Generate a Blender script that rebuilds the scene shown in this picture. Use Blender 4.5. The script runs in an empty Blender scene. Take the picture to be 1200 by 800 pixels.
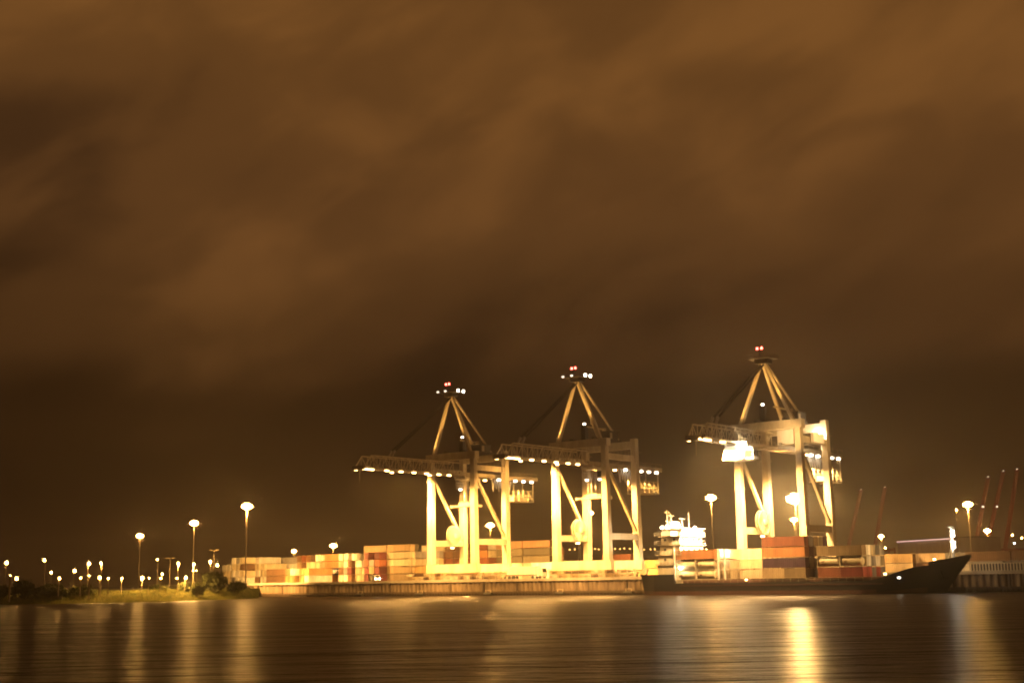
import bpy, math, random
from mathutils import Vector, Matrix
random.seed(7)
R = math.radians
scene = bpy.context.scene
COL = scene.collection
# ------------------------------------------------------------------ camera model
F, CAMH = 1500.0, 5.45
PITCH, ROLL = math.atan(276.5 / F), R(1.0)
CAM = Vector((0, 0, CAMH))
_r = Vector((1, 0, 0)); FWD = Vector((0, math.cos(PITCH), math.sin(PITCH))); _u = Vector((0, -math.sin(PITCH), math.cos(PITCH)))
RIGHT = _r * math.cos(ROLL) - _u * math.sin(ROLL)
UP = _u * math.cos(ROLL) + _r * math.sin(ROLL)
def ray(px, py): return FWD + RIGHT * ((px - 600) / F) + UP * ((400 - py) / F)
def hor(px): return 676.5 - (px - 600) * math.tan(ROLL)
def project(p):
    q = Vector(p) - CAM; z = q.dot(FWD)
    return 600 + F * q.dot(RIGHT) / z, 400 - F * q.dot(UP) / z
def at_y(px, py, Y):
    d = ray(px, py); return CAM + d * (Y / d.y)
# quay frame: t runs along the quay (to the right and nearer), u towards the water
TH = R(39.0); PQ = Vector((0, 418, 0))
V = Vector((math.cos(TH), -math.sin(TH), 0)); U = Vector((-math.sin(TH), -math.cos(TH), 0))
def P(t, u, z=0.0): return PQ + V * t + U * u + Vector((0, 0, z))
def t_of(px, u, py=None):
    d = ray(px, hor(px) if py is None else py); a, b = d.x, d.y
    q = PQ + U * u
    return (q.y * a - q.x * b) / (V.x * b - V.y * a)
def z_of(px, py, Y):
    d = ray(px, py); return CAMH + d.z * Y / d.y
QZ, GZ = 5.0, 3.0            # quay level, land level above the water
ROT_V, ROT_U = -TH, math.atan2(U.y, U.x)

# ------------------------------------------------------------------ materials
MATS = {}
def _new(name):
    m = bpy.data.materials.new(name); m.use_nodes = True
    nt = m.node_tree; b = nt.nodes['Principled BSDF']; return m, nt, b
def paint(name, col, rough=0.55, var=0.25, scale=0.35, metal=0.0, streak=True):
    """painted or raw surface with uneven wear"""
    if name in MATS: return MATS[name]
    m, nt, b = _new(name)
    tc = nt.nodes.new('ShaderNodeTexCoord'); mp = nt.nodes.new('ShaderNodeMapping')
    mp.inputs['Scale'].default_value = (1, 1, 0.25 if streak else 1)
    n = nt.nodes.new('ShaderNodeTexNoise'); n.inputs['Scale'].default_value = scale; n.inputs['Detail'].default_value = 6
    n.inputs['Roughness'].default_value = 0.65
    r = nt.nodes.new('ShaderNodeValToRGB')
    r.color_ramp.elements[0].position = 0.3; r.color_ramp.elements[1].position = 0.7
    d = tuple(c * (1 - var) for c in col); e = tuple(min(1, c * (1 + var * 0.5)) for c in col)
    r.color_ramp.elements[0].color = (d[0], d[1] * 0.93, d[2] * 0.85, 1); r.color_ramp.elements[1].color = (*e, 1)
    L = nt.links.new
    L(tc.outputs['Object'], mp.inputs[0]); L(mp.outputs[0], n.inputs['Vector']); L(n.outputs[0], r.inputs[0]); L(r.outputs[0], b.inputs['Base Color'])
    b.inputs['Roughness'].default_value = rough; b.inputs['Metallic'].default_value = metal
    MATS[name] = m; return m
def glow(name, col, strength, sample=True):
    if name in MATS: return MATS[name]
    m, nt, b = _new(name)
    b.inputs['Base Color'].default_value = (0.6, 0.6, 0.55, 1)
    b.inputs['Emission Color'].default_value = (*col, 1); b.inputs['Emission Strength'].default_value = strength
    if not sample: m.cycles.emission_sampling = 'NONE'
    MATS[name] = m; return m

SODIUM = (1.0, 0.49, 0.115); WARM = (1.0, 0.57, 0.20); WHITE = (1.0, 0.86, 0.66)
CREAM = paint('crane_cream_paint', (0.62, 0.56, 0.42), 0.5, 0.3, 0.3)
CREAMD = paint('crane_weathered_paint', (0.40, 0.34, 0.24), 0.55, 0.3, 0.3)
DARK = paint('dark_machinery_paint', (0.05, 0.042, 0.035), 0.6, 0.3)
STEEL = paint('galvanised_steel', (0.36, 0.35, 0.33), 0.45, 0.2, 0.5, 0.3)
WHITEP = paint('white_paint', (0.78, 0.77, 0.72), 0.45, 0.1, 0.3)
REDP = paint('dark_red_paint', (0.22, 0.035, 0.025), 0.5, 0.25)
RUBBER = paint('black_rubber', (0.022, 0.02, 0.018), 0.8, 0.3)
HULL = paint('black_hull_paint', (0.008, 0.007, 0.008), 0.6, 0.4, 0.2)
BOOT = paint('rusty_boot_topping', (0.075, 0.03, 0.018), 0.6, 0.4, 0.4)
CONC = paint('pale_concrete', (0.36, 0.33, 0.28), 0.85, 0.3, 0.4)
SHEET = paint('rust_stained_sheet_piling', (0.20, 0.15, 0.10), 0.8, 0.6, 0.35)
WOOD = paint('wet_fender_timber', (0.06, 0.042, 0.028), 0.7, 0.4, 1.0)
GLASS = paint('dark_window_glass', (0.02, 0.025, 0.03), 0.08, 0.1)
ASPH = paint('wet_asphalt', (0.055, 0.05, 0.046), 0.7, 0.35, 0.2, streak=False)
APRON = paint('quay_asphalt', (0.10, 0.092, 0.08), 0.75, 0.35, 0.15, streak=False)
EARTH = paint('bank_earth', (0.05, 0.048, 0.02), 0.9, 0.4, 0.15, streak=False)
BARK = paint('shrub_bark', (0.07, 0.05, 0.03), 0.85, 0.3, 2.0)
LAMP_HI = glow('sodium_floodlight', SODIUM, 220.0); LAMP_STAR = glow('dazzling_floodlight', (1.0, 0.6, 0.22), 600.0)
LAMP_MID = glow('sodium_street_lamp', SODIUM, 150.0)
LAMP_FAR = glow('distant_sodium_lamp', SODIUM, 14.0)
LAMP_BOOM = glow('boom_floodlight', WARM, 22.0)
LAMP_WHITE = glow('white_floodlight', (1.0, 0.78, 0.5), 120.0)
LAMP_APEX = glow('white_apex_lamp', WHITE, 14.0)
LAMP_RED = glow('red_obstruction_lamp', (1.0, 0.10, 0.07), 16.0)
LIGHT_STREAK = glow('pink_white_light_streak', (1.0, 0.62, 0.60), 1.1)  # glow of the blurred light streak, carried by the added shed
LAMP_COOL = glow('cool_white_lamp', (0.85, 0.88, 1.0), 60.0)

def leaf_mat(name, c1, c2):
    m, nt, b = _new(name)
    tc = nt.nodes.new('ShaderNodeTexCoord'); n = nt.nodes.new('ShaderNodeTexNoise'); n.inputs['Scale'].default_value = 0.6; n.inputs['Detail'].default_value = 5
    r = nt.nodes.new('ShaderNodeValToRGB'); r.color_ramp.elements[0].color = (*c1, 1); r.color_ramp.elements[1].color = (*c2, 1)
    r.color_ramp.elements[0].position = .35; r.color_ramp.elements[1].position = .65
    nt.links.new(tc.outputs['Object'], n.inputs['Vector']); nt.links.new(n.outputs[0], r.inputs[0]); nt.links.new(r.outputs[0], b.inputs['Base Color'])
    b.inputs['Roughness'].default_value = 0.7
    tr = nt.nodes.new('ShaderNodeBsdfTranslucent'); mx = nt.nodes.new('ShaderNodeMixShader'); mx.inputs[0].default_value = 0.45
    nt.links.new(r.outputs[0], tr.inputs['Color']); nt.links.new(b.outputs[0], mx.inputs[1]); nt.links.new(tr.outputs[0], mx.inputs[2])
    nt.links.new(mx.outputs[0], nt.nodes['Material Output'].inputs['Surface'])
    return m
LEAFD = leaf_mat('dark_shrub_leaf', (0.035, 0.045, 0.014), (0.08, 0.09, 0.03))
LEAFG = leaf_mat('bright_shrub_leaf', (0.06, 0.08, 0.022), (0.13, 0.14, 0.04))
GRASSM = leaf_mat('dry_bank_grass', (0.09, 0.115, 0.025), (0.25, 0.23, 0.065))

# ------------------------------------------------------------------ mesh builder
class MB:
    def __init__(s): s.v = []; s.f = []; s.mi = []; s.m = 0
    def add(s, vs, fs):
        o = len(s.v); s.v += [tuple(v) for v in vs]; s.f += [tuple(i + o for i in f) for f in fs]; s.mi += [s.m] * len(fs); return s
    def box(s, x0, x1, y0, y1, z0, z1):
        return s.add([(x0,y0,z0),(x1,y0,z0),(x1,y1,z0),(x0,y1,z0),(x0,y0,z1),(x1,y0,z1),(x1,y1,z1),(x0,y1,z1)],
                     [(0,3,2,1),(4,5,6,7),(0,1,5,4),(1,2,6,5),(2,3,7,6),(3,0,4,7)])
    def bar(s, p, q, w, h=None, w2=None, h2=None):
        """rectangular beam from p to q, tapering to w2 x h2"""
        p, q = Vector(p), Vector(q); h = w if h is None else h; w2 = w if w2 is None else w2; h2 = h if h2 is None else h2
        d = (q - p).normalized(); ref = Vector((0, 0, 1)) if abs(d.z) < 0.97 else Vector((1, 0, 0))
        a = d.cross(ref).normalized(); b = a.cross(d).normalized()
        vs = []
        for c, ww, hh in ((p, w, h), (q, w2, h2)):
            for i, j in ((-1,-1),(1,-1),(1,1),(-1,1)): vs.append(c + a * (i * ww / 2) + b * (j * hh / 2))
        return s.add(vs, [(0,3,2,1),(4,5,6,7),(0,1,5,4),(1,2,6,5),(2,3,7,6),(3,0,4,7)])
    def tube(s, p, q, r, r2=None, n=8):
        p, q = Vector(p), Vector(q); r2 = r if r2 is None else r2
        d = (q - p).normalized(); ref = Vector((0, 0, 1)) if abs(d.z) < 0.97 else Vector((1, 0, 0))
        a = d.cross(ref).normalized(); b = a.cross(d).normalized(); vs = []
        for c, rr in ((p, r), (q, r2)):
            for k in range(n):
                t = 2 * math.pi * k / n; vs.append(c + (a * math.cos(t) + b * math.sin(t)) * rr)
        fs = [(k, (k + 1) % n, n + (k + 1) % n, n + k) for k in range(n)] + [tuple(range(n - 1, -1, -1)), tuple(range(n, 2 * n))]
        return s.add(vs, fs)
    def prism(s, pts, y0, y1):
        """polygon in x,z extruded along y"""
        n = len(pts); vs = [(x, y0, z) for x, z in pts] + [(x, y1, z) for x, z in pts]
        return s.add(vs, [tuple(range(n)), tuple(range(2 * n - 1, n - 1, -1))] + [(k + n, (k + 1) % n + n, (k + 1) % n, k) for k in range(n)])
    def mesh(s, name, *mats):
        me = bpy.data.meshes.new(name); me.from_pydata(s.v, [], s.f)
        for m in mats: me.materials.append(m)
        if len(mats) > 1: me.polygons.foreach_set('material_index', s.mi)
        import bmesh
        bm = bmesh.new(); bm.from_mesh(me); bmesh.ops.recalc_face_normals(bm, faces=bm.faces); bm.to_mesh(me); bm.free()
        me.update(); return me
    def build(s, name, mats, parent=None, **k):
        if not isinstance(mats, (list, tuple)): mats = [mats]
        o = bpy.data.objects.new(name, s.mesh(name, *mats)); COL.objects.link(o)
        if parent is not None: o.parent = parent
        for kk, vv in k.items(): o[kk] = vv
        return o
def ob(name, me, parent=None, loc=None, rz=0.0):
    o = bpy.data.objects.new(name, me); COL.objects.link(o)
    if parent is not None: o.parent = parent
    if loc is not None: o.location = loc
    o.rotation_euler = (0, 0, rz); return o
def tag(o, label, cat, group=None):
    o['label'] = label; o['category'] = cat
    if group: o['group'] = group
    return o
def empty(name, label, cat, loc=(0, 0, 0), rz=0.0, group=None):
    o = bpy.data.objects.new(name, None); COL.objects.link(o); o.location = loc; o.rotation_euler = (0, 0, rz); o.empty_display_size = 0.5
    return tag(o, label, cat, group)
def structure(o): o['kind'] = 'structure'; return o
def copy_tree(o, parent=None):
    c = o.copy(); COL.objects.link(c)
    if parent is not None:
        c.parent = parent; c.matrix_parent_inverse = o.matrix_parent_inverse
    for ch in list(o.children): copy_tree(ch, c)
    return c
def spot(loc, target, watts, angle, col=SODIUM, size=0.6, blend=0.5):  # beam of a modelled lamp, and also of added fills without one
    l = bpy.data.lights.new('lamp_and_fill_beam', 'SPOT'); l.energy = watts; l.color = col; l.spot_size = R(angle); l.spot_blend = blend; l.shadow_soft_size = size
    o = bpy.data.objects.new('lamp_and_fill_beam', l); COL.objects.link(o); o.location = loc
    o.rotation_euler = (Vector(target) - Vector(loc)).to_track_quat('-Z', 'Y').to_euler(); return o

# ------------------------------------------------------------------ world: night clouds lit by the city
w = bpy.data.worlds.new('World'); scene.world = w; w.use_nodes = True
nt = w.node_tree; nt.nodes.clear(); N = nt.nodes.new; L = nt.links.new
tc = N('ShaderNodeTexCoord'); sep = N('ShaderNodeSeparateXYZ'); L(tc.outputs['Generated'], sep.inputs[0])
def math_node(op, a, b=None, clamp=False):
    n = N('ShaderNodeMath'); n.operation = op; n.use_clamp = clamp
    for i, x in enumerate((a, b)):
        if x is None: continue
        if isinstance(x, (int, float)): n.inputs[i].default_value = x
        else: L(x, n.inputs[i])
    return n.outputs[0]
az = math_node('ARCTAN2', sep.outputs[0], sep.outputs[1]); el = math_node('ARCSINE', sep.outputs[2])
comb = N('ShaderNodeCombineXYZ'); L(az, comb.inputs[0]); L(el, comb.inputs[1])
def noise(rotz, sx, sy, scale, detail, rough, dist, off=(0, 0, 0)):
    mp = N('ShaderNodeMapping'); mp.vector_type = 'TEXTURE'; mp.inputs['Rotation'].default_value = (0, 0, R(rotz)); mp.inputs['Scale'].default_value = (1 / sx, 1 / sy, 1); mp.inputs['Location'].default_value = off
    n = N('ShaderNodeTexNoise'); n.inputs['Scale'].default_value = scale; n.inputs['Detail'].default_value = detail
    n.inputs['Roughness'].default_value = rough; n.inputs['Distortion'].default_value = dist
    L(comb.outputs[0], mp.inputs[0]); L(mp.outputs[0], n.inputs['Vector']); return n.outputs[0]
n1 = noise(15, 0.45, 1.0, 6.0, 2, 0.35, 0.2, (0.62, 0.40, 0))
n2 = noise(22, 0.55, 1.15, 15.0, 4, 0.45, 0.3, (1.3, 0.22, 0))
mix = math_node('ADD', math_node('ADD', math_node('MULTIPLY', n1, 0.6), math_node('MULTIPLY', az, 0.07)), math_node('MULTIPLY', n2, 0.4))
ramp = N('ShaderNodeValToRGB'); cr = ramp.color_ramp; cr.interpolation = 'EASE'
cr.elements[0].position = 0.30; cr.elements[0].color = (0.050, 0.0208, 0.0060, 1)
cr.elements[1].position = 0.66; cr.elements[1].color = (0.158, 0.0640, 0.0150, 1)
e = cr.elements.new(0.48); e.color = (0.100, 0.0408, 0.0102, 1)
L(mix, ramp.inputs[0])
elev = N('ShaderNodeValToRGB'); er = elev.color_ramp; er.interpolation = 'EASE'
wob = math_node('ADD', sep.outputs[2], math_node('MULTIPLY', math_node('SUBTRACT', mix, 0.5), 0.11))
wob = math_node('ADD', wob, math_node('MULTIPLY', az, 0.012))
er.elements[0].position = 0.0; er.elements[0].color = (0.13,) * 3 + (1,)
er.elements[1].position = 0.42; er.elements[1].color = (1.08,) * 3 + (1,)
for p_, v_ in ((0.06, 0.13), (0.13, 0.20), (0.18, 0.56), (0.27, 0.92)):
    e = er.elements.new(p_); e.color = (v_, v_, v_ * 1.1, 1)
L(wob, elev.inputs[0])
mul = N('ShaderNodeMixRGB'); mul.blend_type = 'MULTIPLY'; mul.inputs[0].default_value = 1.0
L(ramp.outputs[0], mul.inputs[1]); L(elev.outputs[0], mul.inputs[2])
bg = N('ShaderNodeBackground'); bg.inputs[1].default_value = 1.15; L(mul.outputs[0], bg.inputs[0])
out = N('ShaderNodeOutputWorld'); L(bg.outputs[0], out.inputs[0])

# ------------------------------------------------------------------ setting: water, land, quay
m, nt, b = _new('river_water')
tcn = nt.nodes.new('ShaderNodeTexCoord'); bump_prev = None
for sc, st, dist_, streng in (((0.10, 0.30, 1), 1.0, 1.5, 0.6), ((0.03, 0.09, 1), 1.0, 4.5, 0.7), ((0.35, 1.0, 1), 1.0, 0.7, 0.8)):
    mp = nt.nodes.new('ShaderNodeMapping'); mp.inputs['Scale'].default_value = sc
    n = nt.nodes.new('ShaderNodeTexNoise'); n.inputs['Scale'].default_value = st; n.inputs['Detail'].default_value = 4; n.inputs['Roughness'].default_value = 0.6
    bp = nt.nodes.new('ShaderNodeBump'); bp.inputs['Strength'].default_value = streng; bp.inputs['Distance'].default_value = dist_
    nt.links.new(tcn.outputs['Object'], mp.inputs[0]); nt.links.new(mp.outputs[0], n.inputs['Vector']); nt.links.new(n.outputs[0], bp.inputs['Height'])
    if bump_prev: nt.links.new(bump_prev.outputs[0], bp.inputs['Normal'])
    bump_prev = bp
nt.links.new(bump_prev.outputs[0], b.inputs['Normal'])
b.inputs['Base Color'].default_value = (0.010, 0.006, 0.003, 1); b.inputs['Roughness'].default_value = 0.28; b.inputs['IOR'].default_value = 1.33; b.inputs['Specular IOR Level'].default_value = 0.34
WATER = m
structure(MB().add([(-2300, -60, 0), (2300, -60, 0), (2300, 2900, 0), (-2300, 2900, 0)], [(0, 1, 2, 3)]).build('water', WATER))

U_EDGE = 3.0
T_L = t_of(291, U_EDGE); T_R = 330.0
a0, a1 = P(T_L, U_EDGE), P(T_R, U_EDGE); b1 = P(T_R + 900, -900); b0 = P(T_L - 250, -600)
a0i = P(T_L - 30, -70)
poly = [a0, a1, b1, b0, a0i]
mb = MB(); n = len(poly)
mb.add([(p.x, p.y, -1.5) for p in poly] + [(p.x, p.y, QZ) for p in poly], [tuple(range(n, 2 * n))] + [(k, (k + 1) % n, n + (k + 1) % n, n + k) for k in range(1, n)])
structure(mb.build('quay_ground', APRON))
# low land left of and behind the quay: shoreline runs along the line of sight to the quay's end
SHORE = [at_y(-420, 700, 392), at_y(-60, 700, 399), at_y(0, 700, 402), at_y(80, 700, 399), at_y(160, 700, 400), at_y(230, 700, 418), at_y(285, 700, 438), at_y(303, 700, 452)]
SHORE = [Vector((p.x, p.y, 0)) for p in SHORE]
inner = [Vector((p.x - 6, p.y + 34, 0)) for p in SHORE]
far_land = [Vector((a0.x + 1, a0.y + 18, 0)), Vector((a0i.x + 60, a0i.y, 0)), Vector((400, 900, 0)), Vector((2200, 900, 0)), Vector((2200, 2850, 0)), Vector((-2200, 2850, 0)), Vector((-2200, 360, 0))]
pts = inner + far_land
structure(MB().add([(p.x, p.y, GZ) for p in pts], [tuple(range(len(pts)))]).build('ground', EARTH))
# bank: sloping sheet from the water to the land
NS, ND = 150, 26
def shore_at(s):
    s *= len(SHORE) - 1; i = min(int(s), len(SHORE) - 2); return SHORE[i].lerp(SHORE[i + 1], s - i)
from mathutils import noise as mnoise
def bank_h(p, d):
    k = min(1.0, max(0.0, d / 16.0)); k = k * k * (3 - 2 * k)
    f = min(1.0, max(0.0, (44 - d) / 12.0))
    h = -0.5 + k * 3.2 + (mnoise.noise(p * 0.06) * 0.9 + mnoise.noise(p * 0.3) * 0.25) * k
    return h * f + (GZ - 0.35) * (1 - f) if d > 20 else h
mb = MB(); vs = []; bank_pts = []
for i in range(NS):
    s0 = shore_at(i / (NS - 1))
    for j in range(ND):
        d = -3 + 49 * j / (ND - 1)
        p = Vector((s0.x - d * 0.18, s0.y + d, 0)); p.z = bank_h(p, d) if d > 0 else -0.5 + d * 0.2
        vs.append(p)
fs = [(i * ND + j, (i + 1) * ND + j, (i + 1) * ND + j + 1, i * ND + j + 1) for i in range(NS - 1) for j in range(ND - 1)]
bank = structure(mb.add(vs, fs).build('bank_ground', EARTH))
# lit road behind the bank
ra, rb = at_y(-60, 690, 478), at_y(262, 690, 490)
mb = MB(); mb.box(ra.x - 40, rb.x, 478, 487, GZ - 0.2, GZ + 0.004 * 2); structure(mb.build('road', paint('lit_road_asphalt', (0.16, 0.15, 0.13), 0.8, 0.2, 0.3, streak=False)))

# quay wall: sheet piling, coping, joints, timber fender strip
qlen = T_R - T_L
qw = empty('quay_wall', 'long ribbed quay wall with dark timber strip above the water below the cranes', 'quay wall', P(T_L, U_EDGE), ROT_V)
mb = MB(); n_ = int(qlen / 0.9)
prof = []
for k in range(n_ + 1):
    x = qlen * k / n_; dy = -0.02 if k % 2 else -0.32
    prof += [(x - 0.16, dy), (x + 0.16, dy)] if False else [(x, dy), (x + qlen / n_ * 0.55, dy)]
vs = [(x, y, 0.9) for x, y in prof] + [(x, y, QZ - 0.7) for x, y in prof]; k_ = len(prof)
mb.add(vs, [(i, i + 1, k_ + i + 1, k_ + i) for i in range(k_ - 1)])
mb.build('sheet_piling', SHEET, qw)
MB().box(0, qlen, -0.55, 0.6, QZ - 0.7, QZ + 0.12).build('coping', CONC, qw)
MB().box(0, qlen, -0.34, 0.4, -1.5, 1.25).build('wall_foot', WOOD, qw)
mb = MB()
for k in range(int(qlen / 1.25)): mb.box(k * 1.25, k * 1.25 + 0.55, -0.72, -0.303, -0.6, 0.95)
mb.box(0, qlen, -0.85, -0.723, 0.62, 0.86)
mb.build('timber_fender_strip', WOOD, qw)
for k in range(int(qlen / 14)):
    MB().box(k * 14 + 6, k * 14 + 6.35, -0.62, -0.03, 0.9, QZ - 0.705).build('joint_cover', WOOD, qw)
MB().box(-0.4, 0.0, 0.02, 75, -1.5, QZ - 0.01).build('return_wall', SHEET, qw)
# floating fenders and ladders at the foot
for i, px in enumerate((423, 493, 573, 657, 737)):
    t = t_of(px, U_EDGE + 1.0)
    f = empty('pontoon_fender', ['dark pontoon fender at the foot of the quay wall, left of all three cranes', 'dark pontoon fender on the quay wall below the left leg of the leftmost crane',
        'dark pontoon fender on the quay wall between the legs of the leftmost crane', 'dark pontoon fender on the quay wall below the left leg of the middle crane',
        'dark pontoon fender on the quay wall just left of the ship stern'][i], 'fender', P(t, U_EDGE + 1.6), ROT_V, 'pontoon fenders along the quay wall')
    MB().tube((-1.6, 0, 0.35), (1.6, 0, 0.35), 0.62, n=12).build('float', RUBBER, f)
    MB().bar((-1.0, 0.2, 0.9), (-1.0, 0.2, 1.7), 0.25).bar((1.0, 0.2, 0.9), (1.0, 0.2, 1.7), 0.25).bar((-1.2, 0.2, 1.65), (1.2, 0.2, 1.65), 0.22).build('bracket', CREAMD, f)

# ------------------------------------------------------------------ ship-to-shore cranes
GAUGE, HALF = 16.5, 9.75
def make_crane(t, label, az_, reach, third=False):
    c = empty('container_crane', label, 'crane', P(t, 0, QZ), ROT_U, 'container cranes on the quay')
    # local x: towards the water, y: along the quay (right), z: up; origin between the waterside rails
    for x in (0, -GAUGE):
        for y in (-HALF, HALF):
            bg_ = MB()
            bg_.bar((x, y - 3.4, 2.0), (x, y + 3.4, 2.0), 1.0, 0.7)
            for s_ in (-1, 1): bg_.bar((x, y + s_ * 1.8 - 1.4, 1.25), (x, y + s_ * 1.8 + 1.4, 1.25), 0.9, 0.6); bg_.bar((x, y + s_ * 1.8, 1.2), (x, y + s_ * 1.8, 2.0), 0.7)
            bo = bg_.build('bogie', CREAMD, c)
            for k in range(4):
                MB().tube((x - 0.22, y - 2.7 + 1.8 * k, 0.48), (x + 0.22, y - 2.7 + 1.8 * k, 0.48), 0.46, n=14).build('wheel', DARK, bo)
        MB().bar((x, -HALF - 1.6, 3.75), (x, HALF + 1.6, 3.75), 1.9, 2.9).build('sill_beam', CREAM, c)
    top = {0: 40.0, -GAUGE: 43.4}
    for x in (0, -GAUGE):
        for y in (-HALF, HALF):
            l = MB(); w0, w1 = (2.1, 1.7) if x == 0 else (2.1, 1.8)
            l.bar((x, y, 5.2), (x, y * 0.985, top[x]), w0, w0, w1, w1)
            for z in (14.5, 24, 33): l.box(x - 1.12, x + 1.12, y - 1.12, y + 1.12, z, z + 0.25)
            lg = l.build('leg', CREAM, c)
            if x < 0:
                ld = MB()
                for s_ in (-0.35, 0.35): ld.bar((x - 1.5, y + s_, 5.0), (x - 1.5, y + s_, 43), 0.12)
                for k in range(48): ld.bar((x - 1.5, y - 0.35, 5.2 + k * 0.8), (x - 1.5, y + 0.35, 5.2 + k * 0.8), 0.09)
                for k in range(6): ld.box(x - 2.5, x - 1.1, y - 0.9, y + 0.9, 9 + k * 6, 9.15 + k * 6)
                ld.build('ladder', CREAMD, lg)
    for y in (-HALF, HALF):
        MB().bar((-1.0, y, 12.4), (-GAUGE + 1.0, y, 12.4), 1.3, 1.9).build('portal_beam', CREAM, c)
        MB().bar((-0.9, y * 0.985, 34.2), (-GAUGE + 0.9, y, 14.2), 0.85).build('diagonal_brace', CREAM, c)
        s_ = MB().bar((0.5, y * 0.985, 37.0), (-GAUGE - 0.5, y * 0.985, 37.0), 1.1, 1.8)
        s_.build('side_beam', CREAM, c)
        r_ = MB()
        for k in range(9): r_.bar((0 - k * 2.0, y * 1.07, 37.9), (0 - k * 2.0, y * 1.07, 39.0), 0.08)
        for z in (38.45, 39.0): r_.bar((0, y * 1.07, z), (-16.5, y * 1.07, z), 0.08)
        r_.build('walkway_railing', CREAMD, c)
    MB().box(-1.1, 1.1, -HALF - 1.4, HALF + 1.4, 40.0, 42.4).build('portal_cross_beam', CREAM, c)
    MB().box(-GAUGE - 0.8, -GAUGE + 0.8, -HALF + 0.92, HALF - 0.92, 40.2, 42.6).build('rear_cross_beam', CREAM, c)
    # A-frame, apex platform with lamps
    AZ = az_
    for y in (-HALF, HALF):
        MB().bar((0.0, y * 0.84, 42.4), (0.4, y * 0.05, AZ), 1.2, 0.95, 0.8, 0.7).build('pylon_leg', CREAM, c)
        yb = -3.0 if y < 0 else 4.2
        MB().bar((-0.4, y * 0.05, AZ - 0.3), (-GAUGE, yb, 42.5), 0.75 if y < 0 else 0.5, None, 1.05 if y < 0 else 0.55).build('rear_pylon_leg', CREAM, c)
        MB().bar((1.0, y * 0.05, AZ - 0.8), (28.5, y * 0.08, 41.2), 0.42).build('forestay', DARK, c)
        MB().bar((28.5, y * 0.08, 41.4), (29.9, y * 0.08, 39.3), 0.6).build('stay_shackle', STEEL, c)
    cp = MB().box(-1.3, 1.7, -2.0, 2.0, AZ - 0.35, AZ + 0.9).box(-2.6, 3.4, -3.4, 3.4, AZ + 0.9, AZ + 1.05)
    for (x, y) in ((-2.5, -3.3), (3.3, -3.3), (-2.5, 3.3), (3.3, 3.3), (0.4, -3.3), (0.4, 3.3)): cp.bar((x, y, AZ + 1), (x, y, AZ + 2.1), 0.1)
    for y in (-3.3, 3.3): cp.bar((-2.5, y, AZ + 2.1), (3.3, y, AZ + 2.1), 0.1)
    for x in (-2.5, 3.3): cp.bar((x, -3.3, AZ + 2.1), (x, 3.3, AZ + 2.1), 0.1)
    cp.bar((1.9, 0, AZ + 1), (1.9, 0, AZ + 3.6), 0.25).bar((1.9, -0.9, AZ + 3.5), (1.9, 0.9, AZ + 3.5), 0.18)
    ap = cp.build('apex_platform', DARK, c)
    for y in (-0.8, 0.6): MB().tube((1.9, y, AZ + 3.6), (1.9, y, AZ + 4.25), 0.34, 0.26).build('obstruction_lamp', LAMP_RED, ap)
    if not third:
        for (x, y, g) in ((3.3, -3.3, 0), (3.4, 0.2, 0), (0.2, 3.2, 1), (-2.4, 3.3, 1)):
            MB().box(x - 0.25, x + 0.25, y - 0.3, y + 0.3, AZ + 1.1, AZ + 1.6 if not g else AZ + 1.95).build('apex_lamp', LAMP_APEX if g else glow('dim_apex_lamp', WHITE, 2.0), ap)
    # boom: lattice box girder
    X0, X1, ZB, ZT, HW = 1.8, reach, 35.0, 39.0, 2.1
    bm_ = MB(); nb = 15; st = (X1 - X0) / nb
    for y in (-HW, HW):
        bm_.bar((X0 - 3, y, ZB), (X1, y, ZB), 0.5); bm_.bar((X0 - 3, y, ZT), (X1 - 3, y, ZT), 0.36)
        for k in range(nb):
            xa, xb = X0 + k * st, X0 + (k + 1) * st
            bm_.bar((xa, y, ZB), (xa, y, ZT), 0.17)
            if k < nb - 1: bm_.bar((xa, y, ZB if k % 2 else ZT), (xb, y, ZT if k % 2 else ZB), 0.16)
        bm_.bar((X1 - 3, y, ZT), (X1, y, ZB), 0.3)
    for k in range(nb + 1):
        x = X0 + k * st
        bm_.bar((x, -HW, ZB), (x, HW, ZB), 0.2)
        if k < nb - 1: bm_.bar((x, -HW, ZT), (x, HW, ZT), 0.12)
    bm_.build('boom', CREAM, c)
    wk = MB(); wk.box(X0, X1, HW + 0.3, HW + 1.2, ZB + 0.1, ZB + 0.2)
    for k in range(24): wk.bar((X0 + k * 1.95, HW + 1.15, ZB + 0.1), (X0 + k * 1.95, HW + 1.15, ZB + 1.2), 0.08)
    wk.bar((X0, HW + 1.15, ZB + 1.2), (X1, HW + 1.15, ZB + 1.2), 0.08)
    wk.build('boom_walkway', CREAMD, c)
    tipc = MB().box(X1 + 0.02, X1 + 0.9, -HW - 0.4, HW + 0.4, ZB - 0.6, ZB + 0.7); tipc.bar((X1 + 0.4, 0.5, ZB - 0.6), (X1 + 0.4, 0.5, ZB - 4.5), 0.16); tipc.build('boom_tip', CREAMD, c)
    bl = [reach - .4, reach - 3] + [x for x in (33.5, 27, 21, 15, 9, 4) if x < reach - 5] if not third else (39.1, 36.8, 29)
    for k, x in enumerate(bl):
        s_ = (1.5 if k < 2 else 1.0) * (1.5 if third else 1.0)
        MB().box(x - 0.7 * s_, x + 0.7 * s_, HW - 0.25, HW + 0.25, ZB - 0.62, ZB - 0.27).build('boom_lamp', LAMP_BOOM, c)
        if k % 3 == 0: MB().box(x - 0.5, x + 0.5, -HW - 0.25, -HW + 0.25, ZB - 0.62, ZB - 0.27).build('boom_lamp', LAMP_BOOM, c)
    # rear girder
    rg = MB()
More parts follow.
